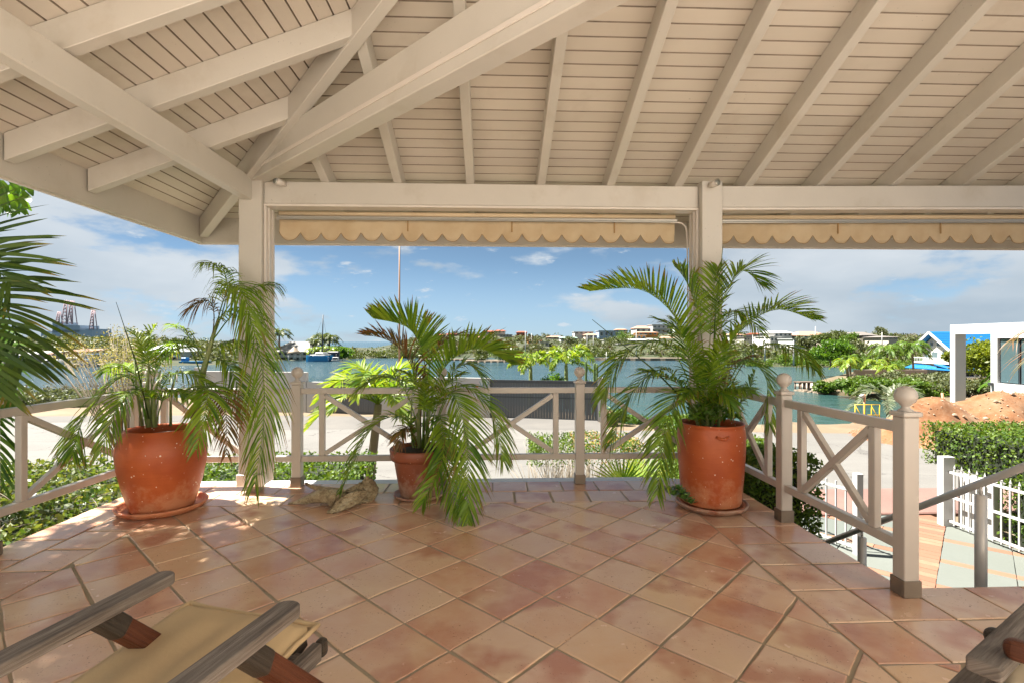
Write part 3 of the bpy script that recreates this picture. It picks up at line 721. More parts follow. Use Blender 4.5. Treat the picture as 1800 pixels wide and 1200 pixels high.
# decking above the boards; rear slope left off to let light in from behind
dk = MB(); t_ = .03; xr_ = XE + (YE-YR)
top = lambda p, z: (p[0], p[1], z)
def slab_poly(mb, pts, th):
    n = len(pts); v = [tuple(p) for p in pts] + [(p[0], p[1], p[2]+th) for p in pts]
    mb.add(v, [tuple(range(n))[::-1], tuple(range(n, 2*n))] + [(k, (k+1) % n, (k+1) % n+n, k+n) for k in range(n)])
zr = zf_(YR)
slab_poly(dk, [(XE, YE, ZE+t_), (XEND, YE, ZE+t_), (XEND, YR, zr+t_), (xr_, YR, zr+t_)], .06)
slab_poly(dk, [(XE, YE, ZE+t_), (xr_, YR, zr+t_), (XE, YR, ZE+t_)], .06)
dk.build('roof_deck', plain('roof_shingles', (.07, .045, .035)), ver)
RD = .185
FX = [-1.58, -.90, -.212, .471, 1.145, 1.81, 2.497, 3.2, 3.93, 4.64, 5.33, 6.02, 6.71]
for x in FX:
    yh = YE-(x-XE) if YE-(x-XE) > YR else YR
    MB().vbeam((x, YE-.02, zf_(YE-.02)-RD), (x, yh, zf_(yh)-RD), .078, RD-.003).build('rafter', M['beam'], ver, bevel=.004)
for y in (4.19, 3.5, 2.82, 2.13, 1.45):
    xh = XE+(YE-y) if YE-y < YE-YR else xr_
    MB().vbeam((XE+.02, y, zl_(XE+.02)-RD), (xh, y, zl_(xh)-RD), .082, RD-.003).build('rafter', M['beam'], ver, bevel=.004)
hz = lambda x: zl_(x)
MB().vbeam((XE+.03, YE-.03, ZE-.215), (xr_, YR, zr-.215), .085, .205).build('hip_rafter', M['beam'], ver, bevel=.004)
# tie beam running inwards from the corner column, with its moulding
MB().vbeam((-2.20, 4.90, 2.915), (1.9, .80, 2.885), .135, .30).build('tie_beam', M['beam'], ver, bevel=.006)
dd = Vector((1, -1, 0)).normalized(); sd_ = Vector((dd.y, -dd.x, 0))
MB().vbeam(Vector((-2.10, 4.80, 2.985))+sd_*.074, Vector((1.9, .80, 2.955))+sd_*.074, .012, .03).build('moulding', M['trim'], ver, bevel=.003)
MB().vbeam(Vector((-2.10, 4.80, 2.985))-sd_*.074, Vector((1.9, .80, 2.955))-sd_*.074, .012, .03).build('moulding', M['trim'], ver, bevel=.003)
# fascia
MB().box(XE-.035, XEND, YE, YE+.035, 2.505, ZE+.10).build('fascia', M['beam'], ver, bevel=.004)
MB().box(XE-.035, XE, YR, YE-.003, 2.505, ZE+.10).build('fascia', M['beam'], ver, bevel=.004)
MB().box(XE-.060, XEND, YE+.037, YE+.060, 2.495, 2.525).build('fascia_drip', M['trim'], ver)
MB().box(XE-.060, XE-.037, YR, YE+.03, 2.495, 2.525).build('fascia_drip', M['trim'], ver)
# columns
CL = (-2.36, -2.15, 4.855, 5.075); CR = (2.005, 2.205, 4.825, 5.065)
for (x0, x1, y0, y1), topz in ((CL, 2.93), (CR, 2.955)):
    c = MB().box(x0, x1, y0, y1, .19, topz).build('column', M['beam'], ver, bevel=.006)
    MB().box(x0-.016, x1+.016, y0-.016, y1+.016, .075, .187).build('column_base', M['trim'], c, bevel=.006)
    MB().box((x0+x1)/2-.06, (x0+x1)/2+.06, (y0+y1)/2-.06, (y0+y1)/2+.06, 0, .075).build('foot_plate', M['foot'], c, bevel=.003)
# headers: left side beam, front beams
MB().box(-2.325, -2.235, YR, 4.853, 2.735, 2.945).build('header_beam', M['beam'], ver, bevel=.006)
MB().box(-2.148, 2.003, 4.905, 5.03, 2.715, 2.925).build('header_beam', M['beam'], ver, bevel=.006)
MB().beam((2.207, 4.96, 2.825), (8.0, 4.70, 2.825), .12, .21).build('header_beam', M['beam'], ver, bevel=.006)
# casings under the headers and beside the columns
MB().box(-2.148, 2.003, 4.895, 5.04, 2.692, 2.713).build('header_casing', M['trim'], ver, bevel=.003)
MB().beam((2.207, 4.96, 2.706), (8.0, 4.70, 2.706), .14, .022).build('header_casing', M['trim'], ver, bevel=.003)
for x0, s in ((-2.148, 1), (2.003, -1)):
    for k, (dy, th) in enumerate(((4.90, .022), (4.945, .034), (4.99, .022), (5.035, .03))):
        a_, b_ = sorted((x0, x0+s*th)); MB().box(a_, b_, dy, dy+.038, .19, 2.69).build('side_casing', M['trim'], ver, bevel=.003)

# awnings
def awning(x0, x1, yb, slope, label, seed, end=None):
    t = empty('awning', ((x0+x1)/2, yb, 2.6), label, 'awning', 'scalloped awnings under the front eave')
    r = random.Random(seed); Y = lambda x: yb + slope*(x-x0)
    MB().tube([(x0, Y(x0), 2.672), (x1, Y(x1), 2.672)], .022, 12).build('fabric_roll', M['fabric'], t)
    MB().beam((x0-.02, Y(x0)+.0, 2.634), (x1+.02, Y(x1), 2.634), .05, .022).build('track', M['alu'], t, bevel=.003)
    MB().beam((x0-.02, Y(x0)-.018, 2.615), (x1+.02, Y(x1)-.018, 2.615), .014, .008).build('track_lip', M['alu'], t)
    V, F = [], []; step = .0125; n = int((x1-x0)/step); per = .1985; rows = 7
    for i in range(n+1):
        x = x0 + i*(x1-x0)/n; u = ((x-x0)/per) % 1.0
        sc = (1-abs(2*u-1)**2.6); bot = 2.608 - .115 - .085*sc + .008*noise.noise(Vector((x*9, seed, 0)))
        for k in range(rows):
            f_ = k/(rows-1); z = 2.612 + (bot-2.612)*f_
            wv = .010*math.sin(x*7+seed)*f_ + .012*noise.noise(Vector((x*3.2, z*6, seed)))*f_ + .016*noise.noise(Vector((x*14, z*8, seed+5)))*f_*f_
            V.append((x, Y(x)+.005+wv, z))
    F = [(i*rows+k, (i+1)*rows+k, (i+1)*rows+k+1, i*rows+k+1) for i in range(n) for k in range(rows-1)]
    o = nparr('valance', V, F, M['fabric_thin'], t, smooth=True)
    m_ = o.modifiers.new('s', 'SOLIDIFY'); m_.thickness = .0015
    # bound hem
    hem = MB(); pts = [V[i*rows+rows-1] for i in range(n+1)]
    hem.tube(pts[::1], .0028, 5); hem.build('hem', M['hem'], t)
    for xs_ in np.arange(x0+1.25, x1, 1.03): MB().box(xs_-.006, xs_+.006, Y(xs_)-.006, Y(xs_)+.0, 2.505, 2.61).build('seam', M['hem'], t)
    return t
m_, nt_, b_ = new_mat('valance_fabric'); g_ = G(nt_); c_ = g_.mix(g_.ramp(g_.noise(g_.pos(), 4, 6, .6), (.4, (0,0,0)), (.75, (.8,.8,.8))), (.74, .62, .44), (.62, .47, .28))
setl(nt_, b_, 'Base Color', c_); b_.inputs['Roughness'].default_value = .9
tr_ = g_.n('ShaderNodeBsdfTranslucent'); nt_.links.new(c_, tr_.inputs[0]); ms_ = g_.n('ShaderNodeMixShader', {0: .45}); nt_.links.new(b_.outputs[0], ms_.inputs[1]); nt_.links.new(tr_.outputs[0], ms_.inputs[2]); nt_.links.new(ms_.outputs[0], nt_.nodes['Material Output'].inputs[0])
M['fabric_thin'] = m_; M['hem'] = plain('hem_thread', (.36, .22, .09), .9)
awning(-2.085, 1.84, 5.10, 0, 'ragged tan scalloped awning valance rolled up between the two columns', 1)
awning(2.24, 7.9, 5.10, -.045, 'tan scalloped awning valance with dark hem right of the right column', 2)
# awning cable at the right column
MB().tube([(1.79, 5.08, 2.612), (1.90, 5.08, 2.61), (1.945, 5.08, 2.57), (1.96, 5.08, 2.45), (1.965, 5.08, 1.9), (1.968, 5.08, 1.2)], .007, 8).build('awning_cable', M['trim'], None)
tag(bpy.data.objects['awning_cable'], 'thin pale awning cable hanging down beside the right column', 'cable')
# spot lamps
def spot(c, dirv, label):
    t = empty('spotlight', c, label, 'lamp', 'small spotlights on the veranda beams'); c = Vector(c); d = Vector(dirv).normalized()
    MB().tube([c, c+d*.05, c+d*.085], [.031, .033, .031], 18).build('lamp_body', M['trim'], t)
    MB().tube([c+d*.080, c+d*.090], [.032, .032], 18).build('lamp_rim', M['alu'], t)
    MB().tube([c+d*.0885, c+d*.093], [.025, .020], 16).build('lamp_glass', M['glassdark'], t)
    MB().box(c.x-.02, c.x+.02, c.y-.0, c.y+.03, c.z-.02, c.z+.02).build('bracket', M['trim'], t)
spot((-1.955, 4.875, 2.895), (-.55, -.8, .05), 'small white spotlight on the front beam beside the left column')
spot((2.08, 4.80, 2.905), (.35, -.9, .05), 'small white spotlight on top of the right column')

# ================================================================== RAILINGS
RT, RB = .965, .30
def post(parent, x, y, top=1.0, s=.088):
    h = s/2
    p = MB().box(x-h, x+h, y-h, y+h, 0.0, top).build('post', M['rail'], parent, bevel=.005)
    MB().box(x-h-.008, x+h+.008, y-h-.008, y+h+.008, 0.001, .095).build('foot_plate', M['foot'], p, bevel=.003)
    MB().box(x-h-.012, x+h+.012, y-h-.012, y+h+.012, top+.002, top+.03).build('post_cap', M['rail'], p, bevel=.007, seg=2)
    MB().lathe((x, y, top+.03), [(.040, 0), (.036, .008), (.022, .018), (.021, .030), (.030, .036), (.030, .042), (.046, .052), (.055, .072), (.057, .09), (.052, .11), (.040, .127), (.022, .138), (0, .142)], 24).build('finial', M['rail'], p)
def bay(parent, a, b, gap_=.17, ex=.044):
    """rails, two uprights and a diagonal cross between the post centres a and b (plan)"""
    a, b = Vector((*a, 0)), Vector((*b, 0)); d = (b-a).normalized(); L = (b-a).length; Z = Vector((0,0,1))
    for z, h in ((RT-.03, .058), (RB-.03, .056)):
        MB().beam(a+d*ex+Z*z, b-d*ex+Z*z, .05, h).build('rail', M['rail'], parent, bevel=.004)
    u0, u1 = ex+gap_+.028, L-ex-gap_-.028
    z0, z1 = RB-.002, RT-.059
    for u in (u0, u1): MB().beam(a+d*u+Z*z0, a+d*u+Z*z1, .055, .045, up=d.cross(Z)).build('baluster', M['rail'], parent, bevel=.004)
    p, q = a+d*(u0+.03), a+d*(u1-.03)
    for k, (s, e, yo) in enumerate(((p+Z*z0, q+Z*z1, 0.001), (p+Z*z1, q+Z*z0, -.001))):
        n_ = d.cross(Z)*yo; MB().beam(s+n_+Z*(.02 if k == 0 else -.02), e+n_+Z*(-.02 if k == 0 else .02), .038+yo, .046, up=(0,0,1)).build('cross_brace', M['rail'], parent, bevel=.003)
fr = empty('railing', (0, 5.13, 0), 'white painted front railing with diagonal crosses and ball topped posts facing the street', 'railing', 'veranda railings')
FP = [-1.92, -.504, .878, 2.275]
for x in FP[:3]: post(fr, x, 5.125)
bay(fr, (-1.92, 5.125), (-.504, 5.125)); bay(fr, (-.504, 5.125), (.878, 5.125)); bay(fr, (.878, 5.125), (2.275, 5.125))
for z, h in ((RT-.03, .058), (RB-.03, .056)):
    MB().beam((-2.13, 5.125, z), (-1.966, 5.125, z), .05, h).build('rail', M['rail'], fr, bevel=.004)
bay(fr, (-3.32, 5.125), (-2.30, 5.125), .05)
rr_ = empty('railing', (2.31, 4, 0), 'white painted side railing running from the front corner to the steps on the right', 'railing', 'veranda railings')
post(rr_, 2.315, 5.125); post(rr_, 2.315, 3.98); post(rr_, 2.325, 2.795)
bay(rr_, (2.315, 5.125), (2.315, 3.98), .16); bay(rr_, (2.315, 3.98), (2.325, 2.795), .16)
lr = empty('railing', (-3.32, 4, 0), 'white painted side railing sloping away at the left edge beside the green planting', 'railing', 'veranda railings')
post(lr, -3.32, 5.125); post(lr, -3.32, 3.50); post(lr, -3.32, 1.95)
bay(lr, (-3.32, 5.125), (-3.32, 3.50), .17); bay(lr, (-3.32, 3.50), (-3.32, 1.95), .17)

# ================================================================== POTS AND PALMS
def pot(name, c, prof, mat, label, cat='pot', group='terracotta pots', soil=None, soilz=None, rim=None, wob=.015):
    t = empty(name, c, label, cat, group)
    b = MB(); b.lathe((0,0,0), prof, 56, wob); o = b.build('pot_body', M[mat], t); o.matrix_parent_inverse = Matrix.Identity(4)
    if soil: s = MB().lathe((c[0], c[1], c[2]+soilz), [(soil, -.02), (soil, 0), (soil*.5, .02), (0, .03)], 24, .2); s.build('soil', M['soil'], t)
    if rim:
        q = MB(); q.lathe((0,0,0), rim, 56, .01); q = q.build('pot_rim', M[mat], t); q.matrix_parent_inverse = Matrix.Identity(4)
    return t
def saucer(c, r, h, mat, label):
    prof = [(r*.80, 0), (r*.9, .004), (r*.985, h*.55), (r, h*.75), (r*1.01, h*.9), (r*.995, h), (r*.95, h*1.0), (r*.93, h*.82), (r*.90, h*.4), (r*.8, .014), (0, .012)]
    o = MB().lathe((0,0,0), prof, 56, .012).build('saucer', M[mat], None); o.location = c
    tag(o, label, 'saucer', 'terracotta saucers')
def gp(px, Y): v = cw((px-900)/FPX*Y, Y, 0); return v
pL = gp(286, 4.36)
pot('terracotta_pot', (pL.x, pL.y, .018), [(.225, 0), (.236, .01), (.25, .06), (.288, .20), (.322, .36), (.333, .46), (.328, .53), (.308, .60), (.282, .645), (.272, .665), (.268, .672), (.254, .669), (.25, .65), (.26, .6), (.26, .5), (0, .49)], 'pot',
    'big orange terracotta jar bulging at the shoulder, at the left railing', soil=.26, soilz=.60)
saucer((pL.x, pL.y, .003), .335, .055, 'pot', 'wide ribbed terracotta saucer under the bulging jar at the left')
pR = gp(1250, 4.42); pR.z = 0
t = pot('terracotta_pot', (pR.x, pR.y, .045), [(.232, 0), (.242, .008), (.248, .06), (.265, .25), (.277, .45), (.278, .58), (.272, .635), (.264, .66), (.272, .672), (.27, .682), (.25, .682), (.248, .66), (.255, .6), (.255, .5), (0, .49)], 'pot',
    'tall straight orange terracotta jar with a small handle, before the right column', soil=.26, soilz=.62)
lug = [Vector((pR.x, pR.y, 0)) + Vector((math.sin(a)*.30, -math.cos(a)*.30, 0)) for a in (0,)]
lp = []
for k in range(9):
    a = R(-4 + (k-4)*2.4) - .02; q = .272 + .034*math.sin(math.pi*k/8); lp.append((pR.x+math.sin(a)*q, pR.y-math.cos(a)*q, .045+.60-.012*math.sin(math.pi*k/8)))
MB().tube(lp, .013, 8).build('pot_handle', M['pot'], t)
saucer((pR.x, pR.y, .003), .298, .05, 'pot2', 'thick brown clay saucer under the tall straight jar')
MB().lathe((0,0,0), [(.255, 0), (.268, .008), (.272, .028), (.262, .03), (.25, .012), (0, .012)], 48).build('saucer', M['pot'], None)
o = [o for o in C.objects if o.name.startswith('saucer')][-1]; o.location = (pR.x, pR.y, .018); tag(o, 'thin inner clay saucer directly beneath the tall straight jar', 'saucer', 'terracotta saucers')
pC = gp(737, 4.72); pC.z = 0
pot('plant_pot', (pC.x, pC.y, .015), [(.165, 0), (.172, .006), (.205, .18), (.232, .335), (.232, .34), (0, .335)], 'pot2', 'smaller reddish plant pot with a chalky worn rim, between the two big jars', soil=.235, soilz=.40,
    rim=[(.234, .33), (.256, .335), (.262, .36), (.270, .425), (.262, .434), (.246, .43), (.24, .39), (.2, .385), (0, .38)])
saucer((pC.x, pC.y, .002), .235, .035, 'pot2', 'low brown saucer under the smaller plant pot')

def stem(parent, pts, r, mat='stalk'): MB().tube(pts, r, 9).build('stem', M[mat], parent)
def sweep(fn, base, mid, tip, Y, dy=0, **k):
    """rachis through three image points; Y distance at the base, dy change of distance to the tip"""
    pts = [P(*base, Y), P(*mid, Y+dy*.5), P(*tip, Y+dy)]
    return fn(pts, **k)
def palm_plant(name, loc, label, specs, Yb, seed, L, wd, stems):
    t = empty(name, loc, label, 'palm', 'potted palms')
    for pts, rad in stems: stem(t, [P(*q) for q in pts], rad)
    for i, s in enumerate(specs):
        pts, dy, mat = s[0], s[1], s[2]; kw = s[3] if len(s) > 3 else {}
        n = len(pts); B = [P(q[0], q[1], Yb + dy*(j/(n-1))) for j, q in enumerate(pts)]
        a = dict(n=40, L=L, wd=wd, seed=seed+i*7); a.update(kw)
        build_frond('frond', B, M[mat], t, **a)
    return t
# left jar: slender palms
sL = [
 ([(378,585),(412,500),(448,590)], -.35, 'palm', dict(n=44, L=.36, droop=1.0, t0=.2)),
 ([(372,600),(430,545),(465,690),(448,850)], -.55, 'palm', dict(n=62, L=.34, droop=.9, t0=.15)),
 ([(376,590),(398,490),(352,462)], .25, 'palm', dict(n=40, L=.30, droop=1.0, wd=.011, t0=.3)),
 ([(370,610),(372,535),(332,545)], -.1, 'palm_brown', dict(n=26, L=.24, droop=1.1, wd=.011, t0=.35)),
 ([(376,590),(420,520),(490,500)], .3, 'palm', dict(n=34, L=.33, droop=1.0, wd=.012, t0=.35)),
 ([(262,745),(262,640),(228,580)], .1, 'palm_y', dict(n=34, L=.24, droop=.7, t0=.45, vee=.4)),
 ([(256,745),(250,640),(275,572)], .25, 'palm_y', dict(n=30, L=.22, droop=.7, t0=.5, vee=.4)),
 ([(262,745),(222,660),(150,730),(128,800)], -.4, 'palm', dict(n=48, L=.30, droop=.6, t0=.25)),
 ([(258,745),(225,690),(176,800)], -.55, 'palm', dict(n=34, L=.26, droop=.7, t0=.35)),
 ([(330,735),(365,680),(345,790)], -.62, 'palm', dict(n=44, L=.30, droop=.55, t0=.3, wd=.014)),
 ([(335,735),(385,690),(398,800)], -.5, 'palm_brown', dict(n=34, L=.26, droop=.6, t0=.3, wd=.012)),
 ([(268,745),(280,640),(345,610)], .2, 'palm', dict(n=36, L=.26, droop=.7, t0=.35)),
 ([(272,745),(300,660),(372,680)], -.2, 'palm', dict(n=36, L=.26, droop=.7, t0=.3)),
 ([(264,745),(232,650),(185,655)], .2, 'palm', dict(n=34, L=.26, droop=.8, t0=.35)),
 ([(270,745),(260,690),(215,700)], -.2, 'palm', dict(n=34, L=.22, droop=.7, t0=.3)),
 ([(275,745),(295,690),(330,700)], -.1, 'palm', dict(n=34, L=.22, droop=.7, t0=.3)),
 ([(355,640),(410,600),(480,640)], .1, 'palm', dict(n=38, L=.32, droop=1.0, t0=.25)),
 ([(352,650),(400,640),(428,740)], -.2, 'palm', dict(n=36, L=.28, droop=.8, t0=.3)),
 ([(352,655),(320,600),(290,630)], .2, 'palm', dict(n=30, L=.24, droop=.8, t0=.35)),
 ([(362,640),(330,590),(300,570)], .3, 'palm', dict(n=26, L=.22, droop=.8, t0=.4, wd=.010)),
]
tL = palm_plant('potted_palm', (pL.x, pL.y, .62), 'arching areca palm with tall leaning stem, growing in the bulging left jar', sL, 4.36, 100, .3, .013,
 [([(345,748,4.36),(348,700,4.36),(358,650,4.36),(372,600,4.36),(384,560,4.36)], [.030,.026,.024,.018,.010]),
  ([(262,750,4.36),(258,690,4.36),(262,640,4.36)], [.022,.018,.008]), ([(272,750,4.30),(270,700,4.3),(282,650,4.3)], [.02,.014,.006]),
  ([(300,748,4.42),(300,690,4.42),(312,650,4.42)], [.012,.01,.006]), ([(250,748,4.45),(240,680,4.45),(236,630,4.45)], [.012,.01,.006])])
MB().tube([P(262,735,4.3), P(240,640,4.2), P(204,531,4.1)], [.006, .005, .0015], 6).build('spear_leaf', M['palm_dark'], tL)
# cream flower sprays rising behind the left jar: an airy shrub in the garden
sh = empty('shrub', cw(-6.6, 9, -1.5), 'airy shrub covered in cream yellow sprays behind the left jar', 'shrub')
rgx = np.random.default_rng(51); pts = blob_pts((-6.75, 9.0, 1.12), (1.25, .8, .72), 4200, rgx, 16, .2)
foliage('foliage', [campts(pts)], .042, M['sprays'], sh, 51)
tw = MB(True)
for k in range(110):
    p = pts[rgx.integers(0, len(pts))]; b0 = Vector((-6.7+rnd.uniform(-.2,.2), 9, -.9)); e_ = Vector(p); m0 = (b0+e_)/2+Vector((rnd.uniform(-.1,.1), 0, rnd.uniform(-.1,.2)))
    tw.tube([b0, m0, e_], [.012, .007, .003], 4)
tw.tube([(-6.7, 9, -1.5), (-6.7, 9, -.85)], .05, 7); tw.build('twigs', M['twig'], sh)

sC = [
 ([(742,790),(748,650),(722,580),(657,560)], -.3, 'palm', dict(n=44, L=.34, droop=.05, vee=.6, wd=.020, t0=.45, jit=.1)),
 ([(738,790),(722,640),(640,590)], -.2, 'palm_brown', dict(n=40, L=.34, droop=.3, vee=.5, wd=.014, t0=.35)),
 ([(745,790),(772,660),(835,612),(900,640)], -.35, 'palm', dict(n=52, L=.36, droop=.15, vee=.6, wd=.020, t0=.3, jit=.1)),
 ([(745,790),(755,640),(800,590),(846,606)], .2, 'palm_brown', dict(n=40, L=.28, droop=.4, vee=.3, wd=.013, t0=.45)),
 ([(732,790),(712,735),(655,750),(600,862)], -.35, 'palm', dict(n=52, L=.30, droop=.5, t0=.25, wd=.013)),
 ([(750,790),(790,690),(820,770),(822,918)], -.75, 'palm', dict(n=64, L=.34, droop=.45, t0=.28, wd=.015)),
 ([(750,790),(800,680),(862,720),(884,810)], -.3, 'palm', dict(n=50, L=.32, droop=.6, t0=.3, wd=.014)),
 ([(745,785),(772,730),(778,800),(742,885)], -.75, 'palm', dict(n=36, L=.28, droop=.4, t0=.3, wd=.017)),
 ([(748,788),(775,750),(790,830),(806,905)], -.72, 'palm', dict(n=36, L=.28, droop=.4, t0=.35, wd=.015)),
 ([(742,790),(755,640),(742,560)], .3, 'palm', dict(n=34, L=.30, droop=.2, vee=.6, wd=.018, t0=.5)),
 ([(738,790),(700,670),(625,690)], .1, 'palm', dict(n=40, L=.30, droop=.6, wd=.014, t0=.35)),
 ([(746,790),(800,650),(850,670)], .25, 'palm', dict(n=38, L=.30, droop=.6, wd=.014, t0=.35)),
 ([(742,790),(748,700),(700,650)], -.4, 'palm', dict(n=36, L=.28, droop=.6, wd=.015, t0=.35)),
 ([(744,790),(770,700),(815,655)], -.4, 'palm', dict(n=36, L=.28, droop=.6, wd=.015, t0=.35)),
 ([(742,790),(745,710),(748,670)], -.5, 'palm', dict(n=30, L=.26, droop=.8, wd=.015, t0=.45)),
 ([(736,790),(715,750),(700,790)], -.3, 'palm_brown', dict(n=22, L=.18, droop=.5, wd=.012, t0=.3)),
 ([(750,790),(775,770),(792,800)], -.3, 'palm_brown', dict(n=20, L=.2, droop=.6, wd=.012, t0=.3)),
 ([(735,790),(720,755),(690,775)], .2, 'palm', dict(n=20, L=.14, droop=.4, wd=.02, t0=.3)),
]
palm_plant('potted_palm', (pC.x, pC.y, .4), 'spreading areca palm with long leaves trailing to the floor, in the smaller middle pot', sC, 4.72, 300, .3, .015,
 [([(738,800,4.72),(736,740,4.72),(742,680,4.7),(748,640,4.65)], [.024,.02,.016,.008]), ([(748,800,4.68),(752,740,4.68),(760,690,4.65)], [.02,.016,.008]),
  ([(728,800,4.75),(722,750,4.75),(724,700,4.75)], [.012,.01,.006]), ([(755,800,4.75),(765,750,4.75)], [.014,.008])])
sR = [
 ([(1238,745),(1205,590),(1135,512),(1036,512)], -.3, 'palm', dict(n=60, L=.34, droop=.12, vee=.55, wd=.017, t0=.3, jit=.12)),
 ([(1245,745),(1262,560),(1300,478),(1335,498)], .1, 'palm', dict(n=46, L=.33, droop=.35, vee=.35, wd=.015, t0=.35)),
 ([(1250,745),(1290,600),(1360,545),(1428,562)], .2, 'palm', dict(n=54, L=.34, droop=.35, vee=.5, wd=.014, t0=.35)),
 ([(1240,745),(1228,560),(1185,468)], .2, 'palm', dict(n=44, L=.32, droop=.35, vee=.5, wd=.015, t0=.4)),
 ([(1246,745),(1250,560),(1262,470)], .3, 'palm', dict(n=44, L=.32, droop=.3, vee=.5, wd=.015, t0=.4)),
 ([(1236,745),(1180,610),(1100,620),(1058,700)], -.3, 'palm', dict(n=54, L=.32, droop=.6, wd=.014, t0=.3)),
 ([(1232,748),(1195,690),(1168,760),(1155,868)], -.55, 'palm', dict(n=52, L=.30, droop=.45, wd=.014, t0=.22)),
 ([(1234,745),(1175,650),(1110,690),(1075,775)], -.2, 'palm', dict(n=50, L=.30, droop=.6, wd=.013, t0=.28)),
 ([(1252,745),(1300,640),(1345,660),(1352,745)], -.15, 'palm', dict(n=46, L=.28, droop=.6, wd=.013, t0=.28)),
 ([(1254,745),(1320,620),(1390,610),(1432,650)], .3, 'palm', dict(n=50, L=.28, droop=.7, wd=.013, t0=.3)),
 ([(1246,745),(1268,640),(1310,570)], -.3, 'palm', dict(n=44, L=.32, droop=.5, wd=.015, t0=.3)),
 ([(1240,745),(1215,640),(1185,560)], -.4, 'palm', dict(n=44, L=.30, droop=.5, wd=.014, t0=.3)),
 ([(1244,745),(1250,650),(1280,600)], -.5, 'palm', dict(n=40, L=.30, droop=.6, wd=.014, t0=.3)),
 ([(1240,745),(1200,680),(1130,650)], -.4, 'palm', dict(n=44, L=.28, droop=.6, wd=.014, t0=.3)),
 ([(1248,745),(1280,690),(1320,690)], -.4, 'palm', dict(n=40, L=.24, droop=.6, wd=.013, t0=.25)),
 ([(1246,745),(1262,690),(1290,720)], -.35, 'palm', dict(n=36, L=.2, droop=.6, wd=.014, t0=.2)),
 ([(1240,745),(1225,690),(1200,700)], -.35, 'palm', dict(n=36, L=.2, droop=.6, wd=.014, t0=.2)),
 ([(1244,745),(1270,660),(1330,625)], .1, 'palm_brown', dict(n=40, L=.24, droop=.8, wd=.012, t0=.3)),
 ([(1250,745),(1275,700),(1262,640)], .1, 'palm', dict(n=36, L=.24, droop=.5, wd=.013, t0=.2)),
 ([(1245,745),(1240,680),(1230,640)], -.2, 'palm', dict(n=36, L=.24, droop=.6, wd=.014, t0=.2)),
 ([(1252,745),(1300,710),(1328,650)], 0, 'palm', dict(n=36, L=.22, droop=.6, wd=.013, t0=.2)),
 ([(1236,745),(1222,620),(1150,560)], .3, 'palm', dict(n=40, L=.28, droop=.5, wd=.013, t0=.35)),
 ([(1250,745),(1275,560),(1340,590)], .35, 'palm', dict(n=40, L=.28, droop=.6, wd=.013, t0=.35)),
]
tR = palm_plant('potted_palm', (pR.x, pR.y, .66), 'dense bushy areca palm filling the tall right jar before the column', sR, 4.42, 500, .3, .014,
 [([(1238,750,4.42),(1228,690,4.42),(1222,630,4.4)], [.02,.016,.008]), ([(1250,750,4.42),(1254,680,4.42),(1258,600,4.4)], [.018,.014,.008]),
  ([(1262,750,4.38),(1272,690,4.38),(1285,630,4.38)], [.014,.01,.006]), ([(1244,750,4.34),(1240,690,4.34),(1238,650,4.3)], [.014,.01,.006]), ([(1228,750,4.36),(1212,700,4.36)], [.012,.007])])
MB().tube([P(1240,740,4.3), P(1150,650,4.1), P(1041,562,4.0)], [.007, .006, .002], 6).build('spear_leaf', M['palm_dark'], tR)
MB().tube([P(1248,740,4.4), P(1257,560,4.35), P(1271,432,4.3)], [.006, .005, .002], 6).build('spear_leaf', M['palm'], tR)
# young broad leaves at the foot of the right palm
rgx = np.random.default_rng(5); pts = np.array([list(P(1210+rgx.uniform(0,90), 735-abs(rgx.normal(0,22)), 4.42+rgx.uniform(-.22,.15))) for _ in range(260)])
foliage('young_leaf', [pts], .085, M['tree_g'], tR, 6, 'stuff', asp=.32)
rgx = np.random.default_rng(6); pts = np.array([list(P(715+rgx.uniform(0,50), 780-abs(rgx.normal(0,40)), 4.74+rgx.uniform(-.1,.1))) for _ in range(60)])
foliage('young_leaf', [pts], .06, M['tree_g'], bpy.data.objects['potted_palm.001'], 6, 'stuff', asp=.6)

# succulent in the saucer of the right jar
su = empty('succulent', fl(1198, 884, .04), 'small green rosette succulent spilling over the saucer of the right jar', 'plant')
for (qx, qy, s) in ((1184,870,1.5),(1203,877,1.6),(1192,860,1.2),(1214,884,1.2),(1176,862,1.1),(1198,868,1.3)):
    c = P(qx, qy, 4.12); mb = ([], [], [])
    for k in range(16):
        a = k*2.4; el = R(75-k*4.2); L_ = .062*s*(.6+.4*k/16)
        d = Vector((math.cos(a)*math.cos(el), math.sin(a)*math.cos(el), math.sin(el))); sd2 = Vector((-math.sin(a), math.cos(a), 0)); b = len(mb[0])
        mb[0].extend([tuple(c), tuple(c+d*L_*.55+sd2*.013*s), tuple(c+d*L_), tuple(c+d*L_*.55-sd2*.013*s)]); mb[1].append((b, b+1, b+2, b+3)); u = rnd.random(); mb[2].extend([(u,0),(u,.4),(u,.7),(u,.4)])
    nparr('rosette', mb[0], mb[1], M['succ'], su, mb[2])

